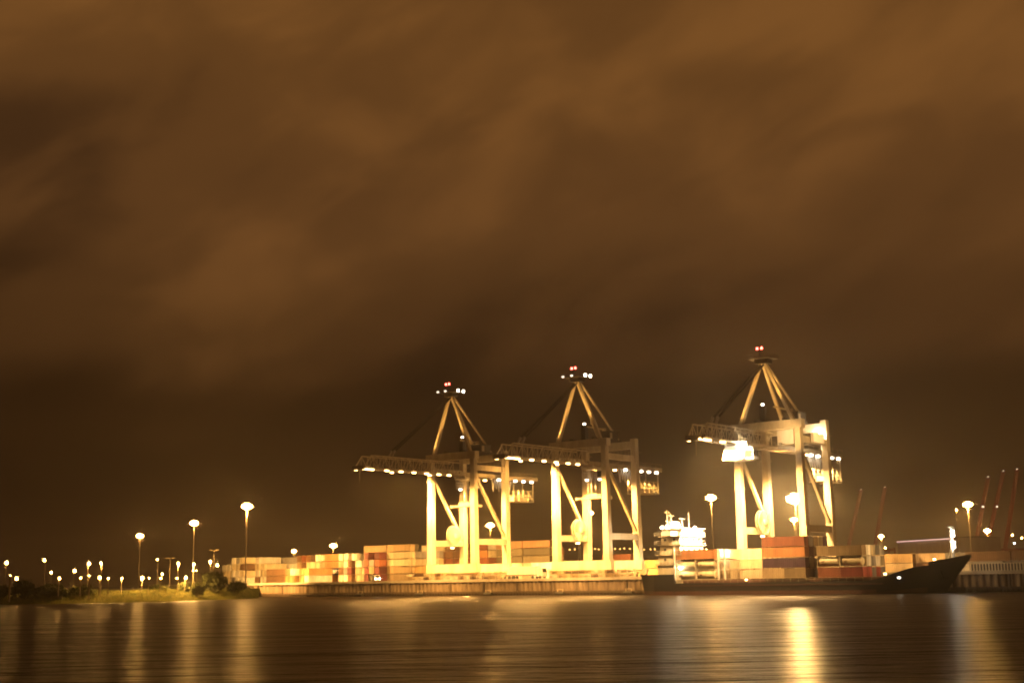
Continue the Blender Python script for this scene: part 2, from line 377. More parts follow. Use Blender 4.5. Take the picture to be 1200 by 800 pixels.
    for y in (-HW, HW):
        rg.bar((-1.3, y, 35.3), (-44, y, 35.3), 0.5, 1.3)
        for k in range(9): rg.bar((-18 - k * 3.2, y, 36.0), (-18 - k * 3.2, y, 37.1), 0.08)
        rg.bar((-18, y, 37.1), (-44, y, 37.1), 0.1)
    for k in range(11): rg.bar((-3 - k * 4.1, -HW, 35.0), (-3 - k * 4.1, HW, 35.0), 0.3)
    rg.bar((-20, -HW, 36), (-30, -HW, 38.6), 0.2); rg.bar((-20, -HW, 38.6), (-30, -HW, 38.6), 0.2)
    rg.build('rear_girder', CREAMD, c)
    for k in range(5):
        MB().box(-22.5 - k * 4.6, -21.7 - k * 4.6, HW - 0.3, HW + 0.5, 34.0, 34.55).build('rear_lamp', LAMP_APEX, c)
    fs_ = MB()
    for k in range(7):
        x = -19 - k * 1.5; fs_.bar((x, HW - 0.6, 34.5), (x - 0.9, HW - 0.6, 31.2 if k % 2 else 30.2), 0.28); fs_.bar((x - 0.9, HW - 0.6, 31.0), (x - 1.5, HW - 0.6, 34.5), 0.22)
    fs_.build('festoon_cable', WHITEP, c)
    cg = MB(); x0, x1, z0, z1 = -41, -30, 27.2, 33.8
    for y in (-2.4, 2.4):
        for k in range(5):
            x = x0 + (x1 - x0) * k / 4; cg.bar((x, y, z0), (x, y, 34.6 if k in (0, 4) else z1 - 2.6), 0.16)
            if k < 4: cg.bar((x, y, z0), (x + (x1 - x0) / 4, y, z0 + 3.6), 0.12)
        for z in (z0 + 1.1, z0 + 2.2, z0 + 3.8): cg.bar((x0, y, z), (x1, y, z), 0.14)
    for x in (x0, x1):
        for z in (z0 + 1.1, z0 + 2.2): cg.bar((x, -2.4, z), (x, 2.4, z), 0.14)
    cg.box(x0 - 0.3, x1 + 0.3, -2.7, 2.7, z0 - 0.25, z0)
    cg.box(x0 + 1, x1 - 1.5, -1.2, 1.2, z0 + 0.02, z0 + 1.5)
    cg.build('maintenance_cage', CREAM, c)
    # machine house, winch, small service crane on top
    mh = MB().box(-14.4, -9.2, 0.6, 5.0, 43.3, 45.6); mh.box(-14.7, -8.9, 0.3, 5.3, 45.6, 45.85)
    mh.box(-16.5, -1.2, -4.6, -4.1, 42.6, 43.3); mh.box(-16.5, -1.2, 4.1, 4.6, 42.6, 43.3)
    mo = mh.build('machine_house', DARK, c)
    MB().box(-11.0, -9.9, 5.003, 5.06, 43.4, 45.3).build('door', CREAMD, mo)
    MB().bar((-11, 2, 46.6), (-4.5, 0, 47.2), 0.4).bar((-11, 2, 45.85), (-11, 2, 47.0), 0.9).build('service_crane', CREAM, mo)
    MB().bar((-GAUGE, -HALF, 43.4), (-GAUGE, -HALF, 49.5), 1.6).build('stair_tower_cap', DARK, c)  # dark colour stands in for the unlit top of the leg
    MB().box(-GAUGE - 0.3, -GAUGE + 0.3, -HALF - 0.3, -HALF + 0.3, 49.55, 50.1).build('tower_lamp', LAMP_APEX, c)
    # trolley with cab, ropes and spreader
    tx = 17.0 if third else -7.0
    tr = MB().box(tx - 3.2, tx + 3.2, -2.3, 2.3, ZB - 1.3, ZB - 0.65)
    for (x, y) in ((-3, -2.2), (3, -2.2), (-3, 2.2), (3, 2.2)): tr.bar((tx + x, y, ZB - 1.0), (tx + x, y, ZB - 0.25), 0.4)
    if third: tr.prism([(tx - 5.2, ZB - 1.3), (tx + 2.6, ZB - 1.3), (tx + 3.8, ZB - 4.4), (tx - 3.8, ZB - 4.4)], -3.0, 3.0)
    to = tr.build('trolley', WHITEP, c)
    cab = MB().box(tx - 1.6, tx + 1.6, 2.5, 5.2, ZB - 4.4, ZB - 1.2)
    co = cab.build('operator_cab', WHITEP, to)
    MB().box(tx + 1.603, tx + 1.66, 2.7, 5.0, ZB - 3.9, ZB - 2.0).box(tx - 1.4, tx + 1.4, 5.203, 5.26, ZB - 3.6, ZB - 2.0).build('cab_window', GLASS, co)
    lat = MB()
    for k in range(6):
        for y in (-2.2, 2.2): lat.bar((tx - 2.6 + k * 1.04, y, ZB - 1.3), (tx - 2.6 + k * 1.04, y, ZB - 4.2), 0.14)
    for z in (ZB - 2.3, ZB - 3.3, ZB - 4.2):
        for y in (-2.2, 2.2): lat.bar((tx - 2.6, y, z), (tx + 2.6, y, z), 0.14)
    lat.build('trolley_guard', WHITEP, to)
    zs = 24.5 if not third else 29.0
    rp = MB()
    for x in (-1, 1):
        for y in (-1.6, 1.6): rp.bar((tx + x, y, ZB - 1.3), (tx + x, y, zs + 1.6), 0.09)
    if not third:
        rp.build('hoist_rope', STEEL, c)
        sp = MB().box(tx - 0.9, tx + 0.9, -6.0, 6.0, zs, zs + 0.55).box(tx - 1.2, tx + 1.2, -2.4, 2.4, zs + 0.5, zs + 1.5)
        for y in (-6.0, 6.0): sp.box(tx - 1.2, tx + 1.2, y - 0.3, y + 0.3, zs - 0.35, zs + 0.6)
        sp.build('spreader', CREAM, c)
        for y in (-2.5, 2.5): MB().box(tx - 0.4, tx + 0.4, y - 0.3, y + 0.3, ZB - 4.75, ZB - 4.25).build('trolley_lamp', LAMP_APEX, to)
    # cable reel on the left portal beam
    rl = MB(); cxr, czr, yr = -9.8, 15.0, -HALF + 1.15; rad = 3.3
    for k in range(32):
        t0, t1 = 2 * math.pi * k / 32, 2 * math.pi * (k + 1) / 32
        for yy in (yr, yr + 0.9):
            rl.bar((cxr + rad * math.cos(t0), yy, czr + rad * math.sin(t0)), (cxr + rad * math.cos(t1), yy, czr + rad * math.sin(t1)), 0.22)
            if k % 2 == 0: rl.bar((cxr, yy, czr), (cxr + rad * math.cos(t0), yy, czr + rad * math.sin(t0)), 0.13)
    rl.tube((cxr, yr - 0.2, czr), (cxr, yr + 1.2, czr), 0.8, n=16)
    ro = rl.build('cable_reel', CREAM, c)
    MB().tube((cxr, yr + 0.1, czr), (cxr, yr + 0.8, czr), 2.75, n=32).build('wound_cable', CREAMD, ro)
    MB().bar((cxr, yr + 0.4, czr - 3.3), (cxr + 0.2, yr + 0.4, 5.0), 0.16).build('hanging_cable', RUBBER, ro)
    # portal floodlights
    M_ = Matrix.Translation(P(t, 0, QZ)) @ Matrix.Rotation(ROT_U, 4, 'Z')
    W_ = lambda *p: M_ @ Vector(p)
    for y, z in ((-HALF + 2.2, 11.2), (HALF - 2.2, 33.4)):
        MB().box(-8.6, -7.8, y - 0.4, y + 0.4, z - 0.5, z - 0.1).build('portal_lamp', LAMP_BOOM, c)
    e_ = 1.0
    for x, pw, ang in ((reach - 4, 34e3, 174), (24, 60e3, 174), (9, 110e3, 150), (-9, 150e3, 156), (-30, 90e3, 160)):
        spot(W_(x, 0, ZB - 1.6 if abs(x + 9) > 0.1 else ZB - 5.2), W_(x - 1, 0.5, 0), pw * (1.2 if third and x > 20 else 1.0), ang, SODIUM if not third else WARM)
    for x, y in ((30, -26), (30, 26)):                      # floodlights on the boom aimed back at the portal
        spot(W_(26, y * 0.1, ZB - 1.0), W_(-6, y * 0.3, 8), 210e3, 66, SODIUM)
    if not third: spot(W_(12, -3.2, ZB - 1.0), W_(-28, -52, 5), 330e3, 70, SODIUM)  # added fill to brighten the yard stacks left of this crane
    spot(W_(-9, HALF - 2.2, 32.5), W_(-9, HALF - 1.5, 0), 26e3, 130, WARM)
    spot(W_(-9, 0.0, 33.2), W_(-9, 0.5, 60), 4e3, 150, SODIUM)
    spot(W_(6, 4, 43.5), W_(0.4, 0, 60), 16e3, 70, SODIUM)
    spot(W_(10, -14, 42.5), W_(-5, 0, 56), 22e3, 60, SODIUM)     # fill beam that brightens the A-frame
    if third:
        spot(W_(36, 0, ZB - 1.6), W_(19, -6, 2), 190e3, 118, WARM)  # added fill to brighten the ship's container sides from the water
        for (x, y, z) in ((20.5, 3.2, ZB - 1.2), (-14.5, HALF - 1.5, 38.2)):
            MB().box(x - 0.8, x + 0.8, y - 0.7, y + 0.7, z, z + 1.3).build('floodlight', LAMP_WHITE, c)
        spot(W_(24, 8.5, ZB - 7), W_(17, 0, ZB - 2.5), 9e3, 50, WHITE)
        spot(W_(24, -8.5, ZB - 7), W_(17, 0, ZB - 2.5), 5e3, 50, WHITE)
        spot(W_(-9, HALF + 9, 36.5), W_(-10, HALF, 38), 2e3, 110, WARM)
        spot(W_(5, HALF + 5, 37.5), W_(-5, 3, 39.5), 2e3, 90, WARM)
        MB().box(-3.6, 0.6, 3.3, 8.3, 35.6, 39.6).build('electrical_house', WHITEP, c)
        MB().box(-12.0, -5.5, HALF + 0.75, HALF + 1.6, 36.2, 38.9).build('electrical_house', WHITEP, c)
        MB().box(3.0, 3.8, 5.2, 6.0, 35.2, 35.9).bar((0.6, 5.6, 35.75), (3.0, 5.6, 35.55), .15).build('floodlight_arm', STEEL, c)
        spot(W_(8, 11, 38), W_(-1, 5.5, 37.5), 5e3, 80, WARM)
        spot(W_(-5, HALF + 9, 39.5), W_(-9, HALF + 1.6, 38), 4e3, 80, WARM)
    return c
tc1, tc2, tc3 = t_of(531, 0), t_of(683, 0), t_of(908, 0)
make_crane(tc1, 'leftmost of the three cream lattice boom container cranes on the quay, farthest from the ship', 62.0, 43.5)
make_crane(tc2, 'middle cream container crane on the quay, standing just left of the white ship bridge', 61.3, 38.6)
make_crane(tc3, 'largest, rightmost cream container crane, floodlit white under its boom, standing behind the ship', 59.4, 39.5, True)

# ------------------------------------------------------------------ shipping containers
CC = {'cream': (0.58, 0.50, 0.32), 'white': (0.74, 0.72, 0.64), 'tan': (0.42, 0.30, 0.15), 'orange': (0.52, 0.20, 0.045), 'rust': (0.30, 0.085, 0.03), 'maroon': (0.16, 0.03, 0.03),
      'blue': (0.035, 0.05, 0.12), 'grey': (0.28, 0.27, 0.26), 'olive': (0.12, 0.10, 0.055), 'brown': (0.20, 0.105, 0.045), 'yellow': (0.52, 0.33, 0.11), 'purple': (0.10, 0.05, 0.09), 'red': (0.42, 0.06, 0.035), 'green': (0.07, 0.16, 0.08)}
CW, CH = 2.44, 2.72
CMESH = {}
def cpaint(col):
    """container paint, faded by a different amount on every box"""
    name = 'container_' + col; new = name not in MATS
    m = paint(name, CC[col], 0.5, 0.3, 0.6)
    if new:
        nt = m.node_tree; b = nt.nodes['Principled BSDF']; src = b.inputs['Base Color'].links[0].from_socket
        oi = nt.nodes.new('ShaderNodeObjectInfo'); mr = nt.nodes.new('ShaderNodeMapRange'); mr.inputs['To Min'].default_value = 0.55; mr.inputs['To Max'].default_value = 1.25
        hs = nt.nodes.new('ShaderNodeHueSaturation'); hs.inputs['Saturation'].default_value = 0.9
        nt.links.new(oi.outputs['Random'], mr.inputs['Value']); nt.links.new(mr.outputs[0], hs.inputs['Value']); nt.links.new(src, hs.inputs['Color']); nt.links.new(hs.outputs[0], b.inputs['Base Color'])
    return m
def cmesh(col, ln):
    key = (col, ln)
    if key in CMESH: return CMESH[key]
    mat = cpaint(col)
    mb = MB(); hx, hy = ln / 2, CW / 2
    # corner posts and rails
    for sx in (-1, 1):
        for sy in (-1, 1): mb.box(*(sorted((sx * hx, sx * (hx - 0.18)))), *(sorted((sy * hy, sy * (hy - 0.16)))), 0, CH - 0.003)
    for sy in (-1, 1):
        mb.box(-hx + .18, hx - .18, *sorted((sy * hy, sy * (hy - 0.12))), 0.10, 0.26); mb.box(-hx + .18, hx - .18, *sorted((sy * hy, sy * (hy - 0.1))), CH - 0.26, CH - 0.12)
        n = int((ln - 0.4) / 0.55); prof = []
        for k in range(n):
            x = -hx + 0.19 + (ln - 0.38) * k / n; wd = (ln - 0.38) / n
            prof += [(x, 0.025), (x + wd * .4, 0.025), (x + wd * .5, 0.085), (x + wd * .9, 0.085)]
        prof.append((hx - 0.19, 0.025))
        vs = [(x, sy * (hy - d - 0.01), z) for z in (0.26, CH - 0.26) for x, d in prof]; q = len(prof)
        mb.add(vs, [(i, i + 1, q + i + 1, q + i) for i in range(q - 1)])
    mb.box(-hx + .01, hx - .01, -hy + .12, hy - .12, CH - 0.2, CH - 0.14); mb.box(-hx + .01, hx - .01, -hy + .13, hy - .13, 0.11, 0.2)
    mb.box(-hx + 0.03, -hx + 0.08, -hy + 0.16, hy - 0.16, 0.1, CH - 0.13)
    body = mb.mesh('container_body', mat)
    dm = MB(); dm.box(0, 0.06, -0.53, 0.53, 0.14, CH - 0.2)
    for y in (-0.25, 0.25): dm.bar((0.10, y, 0.12), (0.10, y, CH - 0.15), 0.06)
    for z in (0.5, 1.25, 2.0): dm.box(0.06, 0.085, -0.5, 0.5, z, z + 0.06)
    dmesh = dm.mesh('container_door', mat)
    CMESH[key] = (body, dmesh); return CMESH[key]
ART = {c: ('an ' if c[0] in 'aeiou' else '') for c in CC}
ALLBOX = []
def container(col, loc, rz, label, group, ln=12.19, flip=False, doors=True):
    body, dmesh = cmesh(col, ln)
    o = ob('shipping_container', body, None, loc, rz + (math.pi if flip else 0)); tag(o, label, 'container', group)
    if doors:
        for y in (-0.54, 0.54): ob('door', dmesh, o, (ln / 2 - 0.07, y, 0))
    ALLBOX.append(o); return o
TANKM = {}
def tank_container(col, loc, rz, label, group):
    ln = 6.06
    o = empty('tank_container', label, 'tank container', loc, rz, group)
    if col not in TANKM:
        hx, hy = ln / 2, CW / 2; fr = MB()
        for sx in (-1, 1):
            for sy in (-1, 1): fr.box(*sorted((sx * hx, sx * (hx - 0.16))), *sorted((sy * hy, sy * (hy - 0.16))), 0, CH - 0.02)
            for z in (0.02, CH - 0.18): fr.box(*sorted((sx * hx, sx * (hx - 0.14))), -hy + .16, hy - .16, z, z + 0.15)
        for sy in (-1, 1):
            for z in (0.03,): fr.box(-hx + .16, hx - .16, *sorted((sy * hy, sy * (hy - 0.1))), z, z + 0.14)
        tk = MB(); prof = [(-hx + .2, 0.25), (-hx + .28, 0.8), (-hx + .55, 1.12), (hx - .55, 1.12), (hx - .28, 0.8), (hx - .2, 0.25)]; nn = 20; vs = []
        for x, r_ in prof:
            for k in range(nn): a = 2 * math.pi * k / nn; vs.append((x, r_ * math.cos(a), 1.3 + r_ * math.sin(a)))
        fs = [(i * nn + k, i * nn + (k + 1) % nn, (i + 1) * nn + (k + 1) % nn, (i + 1) * nn + k) for i in range(len(prof) - 1) for k in range(nn)] + [tuple(range(nn)), tuple(range(len(prof) * nn - nn, len(prof) * nn))]
        tk.add(vs, fs)
        mk = MB(); mk.box(-1.9, -1.2, -1.19, -1.13, 1.0, 1.5)
        TANKM[col] = (fr.mesh('tank_frame', cpaint(col)), tk.mesh('tank_shell', paint('tank_' + col, CC['cream'], 0.4, .2, .6)), mk.mesh('hazard_plate', cpaint('brown')))
    a, b_, d = TANKM[col]
    ob('frame', a, o); ob('tank', b_, o); ob('hazard_plate', d, o)
    return o
TIER = ['bottom', 'second', 'third', 'fourth', 'fifth', 'sixth', 'seventh']
ORD = ['first', 'second', 'third', 'fourth', 'fifth', 'sixth', 'seventh', 'eighth']
def yard(px0, px1, ytop, u, orient, phrase, cols, base=QZ, tiers=None, ncol=None, jag=None, ln=12.19, gap=0.38):
    """a stack of containers seen between two picture columns; orient 'side' lies along the quay, 'end' shows its doors towards the water"""
    ta, tb = t_of(px0, u), t_of(px1, u)
    pitch = ln + 0.4 if orient == 'side' else CW + gap
    nc = ncol or max(1, round((tb - ta) / pitch))
    mid = P((ta + tb) / 2, u); zt = z_of((px0 + px1) / 2, ytop, mid.y)
    nt_ = tiers or max(1, round((zt - base) / CH - 0.08))
    print('yard %-44s t %.1f..%.1f cols %d tiers %d (%.2f) Y %.0f' % (phrase, ta, tb, nc, nt_, (zt - base) / CH, mid.y))
    t0 = (ta + tb) / 2 - pitch * (nc - 1) / 2
    grp = 'containers in the ' + phrase
    for c in range(nc):
        k_top = nt_ - (jag[c % len(jag)] if jag else (1 if nt_ > 2 and c and random.random() < .3 else 0))
        for k in range(k_top):
            col = cols[k % len(cols)]
            if isinstance(col, (list, tuple)): col = col[c % len(col)]
            if nc > 1 and random.random() < .22: col = random.choice(['white', 'grey', 'tan', 'brown', 'cream'])
            back = 0 if orient == 'side' else -ln / 2 + CW / 2
            p = P(t0 + c * pitch + random.uniform(-.06, .06), u + back + random.uniform(-.05, .05), base + k * CH)
            cn = {1: [''], 2: ['left', 'right'], 3: ['left', 'middle', 'right'], 4: ['leftmost', 'second', 'third', 'rightmost']}[nc][c]
            lab = f'{col} container, {"top" if k == k_top - 1 and k else TIER[k]} tier' + (f', {cn} column' if nc > 1 else '') + f', {phrase}'
            container(col, p, ROT_V if orient == 'side' else ROT_U, lab, grp)
    return
# left yard
yard(262, 273, 657, -34, 'end', 'low stack at the far left end of the quay', ['cream', 'cream', 'white'], ncol=2)
yard(273, 289, 650, -30, 'end', "white stack behind the tallest left mast", ['white', 'white', 'cream', 'white'], ncol=3)
yard(289, 312, 651, -36, "end", "gapped stack right of the tallest left mast", [["cream", "white"], ["white", "cream"], ["cream", "cream"], ["white", "cream"]], ncol=4, gap=1.1)
yard(312, 348, 651, -52, 'side', 'broad cream stack behind the dark low containers', ['cream', 'tan', 'cream', 'cream', 'white'], ncol=2)
yard(318, 336, 670, -14, 'side', 'low row under the broad cream stack', ['brown', 'brown'], ncol=1, tiers=2)
yard(337, 348, 669, -14, 'end', 'yellow pair beside the dark low containers', ['yellow', 'tan'], ncol=2, tiers=2)
yard(350, 367, 652, -32, 'end', 'brown stack left of the tall pale stack', [['brown', 'rust'], ['brown', 'olive'], ['cream', 'brown'], ['brown', 'rust'], ['brown', 'brown']], ncol=3)
yard(354, 364, 668, -14, 'end', 'single yellow column before the brown stack', ['yellow', 'yellow'], ncol=2, tiers=2)
yard(368, 382, 648, -30, 'end', 'pale stack left of the orange wall of containers', ['white', 'cream', 'cream', 'white', 'cream'], ncol=3, jag=[1, 0, 0])
yard(382, 401, 650, -30, 'side', "orange wall with one dark blue box", ['orange', 'blue', 'orange', 'orange', 'cream'], ncol=1)
yard(401, 409, 646, -28, 'end', 'narrow grey stack right of the orange wall', ['white', 'grey', 'cream', 'white', 'cream'], ncol=2)
yard(409, 415, 652, -28, 'end', 'dark brown column right of the narrow grey stack', ['brown', 'maroon', 'brown', 'brown', 'brown'], ncol=1)
yard(416, 431, 645, -30, 'end', 'cream stack left of the maroon stack', ['cream', 'cream', 'white', 'cream', 'cream'], ncol=3, jag=[0, 1, 1])
yard(431, 445, 648, -26, 'end', 'maroon stack left of the tall tan wall', [['maroon', 'olive'], ['maroon', 'green'], ['rust', 'maroon'], ['maroon', 'olive'], ['rust', 'maroon']], ncol=3)
yard(437, 475, 635, -30, 'side', "tall tan wall left of the leftmost crane", ['tan', 'tan', 'cream', 'tan', 'tan', 'tan'], ncol=2)
yard(475, 503, 634, -33, 'side', 'rust topped stack beside the leftmost crane leg', [['tan', 'yellow'], 'yellow', 'cream', 'tan', 'olive', 'rust'], ncol=2)
# behind the cranes
yard(508, 540, 641, -50, 'side', "brown stack between the leftmost crane's left legs", ['tan', 'brown', 'rust', 'brown', 'brown'], ncol=2)
yard(559, 590, 638, -52, 'side', "rusty stack between the leftmost crane's right legs", ['cream', 'tan', 'rust', 'orange', 'rust', 'brown'], ncol=2)
yard(597, 634, 633, -44, 'side', 'dark olive stack between the left and middle cranes', ['cream', 'cream', 'olive', 'olive', 'brown', 'olive'], ncol=2)
yard(634, 652, 640, -48, 'side', 'tan stack behind the left leg of the middle crane', ['cream', 'white', 'tan', 'orange', 'tan'], ncol=1)
yard(599, 632, 655, -24, 'side', 'pale low row between the left and middle cranes', ['cream', ['cream', 'grey']], ncol=2, tiers=2)
yard(633, 651, 654, -22, 'side', 'bright white pair left of the middle crane', ['white', 'white'], ncol=1, tiers=2)
yard(660, 690, 655, -46, 'side', "tan low stack between the middle crane's left legs", ['cream', 'tan', 'tan'], ncol=2)
yard(715, 735, 652, -60, 'side', "low stack between the middle crane's right legs", ['cream', 'rust', 'rust'], ncol=1)
yard(735, 752, 656, -44, 'side', 'white low stack behind the right leg of the middle crane', ['white', 'white', 'white'], ncol=1)
yard(752, 772, 662, -34, 'side', 'yellow low stack left of the white ship bridge', ['yellow', 'yellow'], ncol=1, tiers=2)
# beyond the bow
yard(1036, 1061, 648, -40, 'side', 'yellow lit pair beyond the foremost ship bay', ['tan', 'yellow'], ncol=1, tiers=2)
yard(1062, 1090, 645, -46, 'side', 'grey stack beyond the rising bow', ['rust', 'tan', 'grey', 'grey', 'grey'], ncol=1)
yard(1090, 1118, 645, -44, 'side', 'dark brown stack left of the lit foremast', ['brown', 'tan', 'olive', 'brown', 'brown'], ncol=1)
yard(1122, 1149, 646, -40, 'side', 'maroon stack behind the bow tip', ['maroon', 'grey', 'maroon', 'maroon'], ncol=1)
yard(1161, 1215, 644, -36, 'side', 'long brown stack at the right edge of the photo', ['grey', 'brown', ['brown', 'olive'], 'rust', 'brown'], ncol=2)
yard(1140, 1162, 654, -30, 'side', 'low grey stack between the bow tip and the right edge', ['grey', 'brown', 'grey'], ncol=1)
# lettering on the dark blue container of the orange wall
for o in ALLBOX:
    if o['label'].startswith('blue container'):
        lt = MB(); x = 1.2
        def stroke(a, b): lt.bar((x + a[0], -CW / 2 - 0.02, 0.6 + a[1]), (x + b[0], -CW / 2 - 0.02, 0.6 + b[1]), 0.24, 0.24)
        stroke((0, 0), (0, 1.4)); stroke((0.9, 0), (0.9, 1.4)); stroke((0, .7), (.9, .7)); x += 1.6
        stroke((0, 0), (0, 1.4)); stroke((0, 0), (0.8, 0)); x += 1.3
        stroke((0, 0), (.8, 0)); stroke((.8, 0), (.8, .7)); stroke((.8, .7), (0, .7)); stroke((0, .7), (0, 1.4)); stroke((0, 1.4), (.8, 1.4))
        lt.build('lettering', WHITEP, o); break

# things on the quay edge
bin_mb = MB()
def bin_mesh(colr):
    mb = MB(); lx, ly, h = 1.15, 0.55, 1.15
    for sx in (-1, 1):
        for sy in (-1, 1): mb.bar((sx * lx, sy * ly, 0), (sx * lx, sy * ly, h), 0.13)
    for sy in (-1, 1):
        for z in (0.12, 0.62, h - 0.06): mb.bar((-lx, sy * ly, z), (lx, sy * ly, z), 0.11)
        for k in range(4): mb.bar((-lx + .46 * (k + 1), sy * ly, 0.1), (-lx + .46 * (k + 1), sy * ly, h - .05), 0.08)
    for sx in (-1, 1):
        for z in (0.12, h - 0.06): mb.bar((sx * lx, -ly, z), (sx * lx, ly, z), 0.11)
    mb.box(-lx, lx, -ly, ly, 0.1, 0.16)
    for k in range(5): mb.box(-0.95 + k * .4, -0.7 + k * .4, -0.35, 0.35, 0.16, 0.35 + 0.5 * ((k * 7) % 5) / 5)
    return mb.mesh('lattice_bin', paint('bin_steel_%d' % int(colr[0] * 100), colr, 0.6, 0.5, 2.0))
BM = [bin_mesh(q) for q in ((0.5, 0.42, 0.26), (0.10, 0.06, 0.035), (0.28, 0.20, 0.10), (0.6, 0.55, 0.42))]
for (pa, pb, lab) in ((482, 596, 'small open lattice steel bin in the row along the quay edge under the leftmost crane'), (651, 752, 'small open lattice steel bin in the row along the quay edge under the middle crane')):
    ta, tb = t_of(pa, 1.6), t_of(pb, 1.6); n = int((tb - ta) / 2.6)
    for k in range(n):
        for z in range(2):
            if z and random.random() < .2: continue
            o = ob('lattice_bin', random.choice(BM), None, P(ta + k * 2.6 + random.uniform(-.1, .1), 1.9, QZ + 0.125 + z * 1.17), ROT_V + random.uniform(-.04, .04))
            tag(o, lab, 'steel bin', lab.replace('small open lattice steel bin in the row', 'lattice bins'))
# lorries
def lorry(px, u, label, lights=True, rot=ROT_V):
    t = t_of(px, u); c = empty('container_lorry', label, 'lorry', P(t, u, QZ), rot, 'lorries on the quay')
    b_ = MB().box(-7, 4.6, -1.2, 1.2, 1.05, 1.35); b_.build('chassis', DARK, c)
    MB().box(-7.0, 4.6, -1.22, 1.22, 1.36, 3.9).build('trailer_box', WHITEP, c)
    cb = MB().prism([(5.0, 0.7), (7.3, 0.7), (7.4, 1.9), (7.0, 3.4), (5.0, 3.5)], -1.2, 1.2); cbo = cb.build('cab', WHITEP, c)
    MB().prism([(7.42, 2.0), (7.06, 3.2), (7.10, 3.2), (7.46, 2.0)], -1.05, 1.05).build('windscreen', GLASS, cbo)
    for x in (-6, -4.7, 3.4, 6.4):
        for y in (-1.1, 1.1): MB().tube((x, y - 0.15, 0.5), (x, y + 0.15, 0.5), 0.5, n=14).build('wheel', RUBBER, c)
    for y in (-0.9, 0.9): MB().box(7.42, 7.5, y - 0.22, y + 0.22, 0.85, 1.2).build('headlight', glow('headlight', WHITE, 25.0) if lights else WHITEP, c)
lorry(617, 0.6, 'long white container lorry parked on the quay between the left and middle cranes', False)
t = t_of(441, 0.5); c = empty('delivery_van', 'small white van with lit headlights before the maroon and tan stacks', 'van', P(t, 0.5, QZ), ROT_V - .6)
MB().prism([(-2.6, .35), (2.5, .35), (2.6, .8), (2.5, 1.1), (1.7, 1.3), (1.2, 2.1), (-2.5, 2.15), (-2.6, 1.9)], -.95, .95).build('body', WHITEP, c)
MB().prism([(1.74, 1.36), (1.3, 2.0), (1.34, 2.0), (1.80, 1.36)], -.8, .8).build('windscreen', GLASS, c)
for x in (-1.6, 1.6):
    for y in (-.85, .85): MB().tube((x, y - .12, .36), (x, y + .12, .36), .36, n=14).build('wheel', RUBBER, c)
for y in (-.7, .7): MB().box(2.56, 2.66, y - .24, y + .24, .75, 1.1).build('headlight', glow('headlight', WHITE, 25.0), c)

# ------------------------------------------------------------------ container ship
UN, UF = 19.6, 4.6           # near and far side of the hull
UC = (UN + UF) / 2; HB = (UN - UF) / 2
TS, TB = t_of(757, UN) - 2.6, t_of(1141, UC - 1)
SH = empty('container_ship', 'black hulled feeder container ship with floodlit white bridge, moored under the rightmost crane', 'ship', P(TS, UC, 0), ROT_V)
LEN = TB - TS
print('ship length', LEN)
def sx_(px, u): return t_of(px, u) - TS       # ship x at a picture column
# ship local axes: x forward (t), y away from the viewer's side (-u)
stations = []
def hb(s):                                   # half beam
    if s < 0.06: return HB * (0.80 + 0.2 * s / 0.06)
    if s < 0.74: return HB
    k = (s - 0.74) / 0.26; return HB * max(0.02, (1 - k ** 2.1))
XP = sx_(790, UN) / LEN                       # poop end
def deck(s):
    if s < XP: return 5.6
    if s < XP + 0.004: return 3.2
    if s < 0.73: return 3.2
    if s < 0.90:
        k = (s - 0.73) / 0.17; k = k * k * (3 - 2 * k); return 3.2 + 3.4 * k
    return 6.6 + 1.8 * (s - 0.90) / 0.10
NST = 72; ss = sorted(set([i / NST for i in range(NST + 1)] + [XP, XP + 0.004, 0.985, 0.995]))
mb = MB(); prof_n = 7
for s in ss:
    d = deck(s); h = hb(s)
    for k in range(prof_n):
        f = k / (prof_n - 1); z = -1.2 + (d + 1.2) * f
        narrow = 1.0
        if s > 0.72: narrow = 1 - (1 - f) ** 1.3 * 0.75 * ((s - 0.72) / 0.28)
        if s < 0.05: narrow = 1 - (1 - f) * 0.35 * (1 - s / 0.05)
        rake = 0.0
        if s > 0.85: rake = -((s - 0.85) / 0.15) ** 1.5 * (1 - f) * 8.0
        mb.v.append((s * LEN + rake, -h * narrow, z))
    for k in range(prof_n):
        x, y, z = mb.v[-prof_n]; mb.v.append((x, -y, z)) if False else None
n0 = len(mb.v)
mb.v += [(x, -y, z) for x, y, z in mb.v[:n0]]
ns = len(ss)
for i in range(ns - 1):
    for k in range(prof_n - 1):
        a, b_ = i * prof_n + k, (i + 1) * prof_n + k
        zc = (mb.v[a][2] + mb.v[a + 1][2]) / 2
        mb.f.append((a, b_, b_ + 1, a + 1)); mb.f.append((n0 + a, n0 + a + 1, n0 + b_ + 1, n0 + b_))
        mi = 1 if k == 0 or (zc < 0.75) else 0
        mb.mi += [mi, mi]
    a, b_ = i * prof_n + prof_n - 1, (i + 1) * prof_n + prof_n - 1
    mb.f.append((a, b_, n0 + b_, n0 + a)); mb.mi.append(0)
mb.f.append(tuple(range(prof_n)) + tuple(range(n0 + prof_n - 1, n0 - 1, -1))); mb.mi.append(0)
mb.build('hull', [HULL, BOOT], SH)
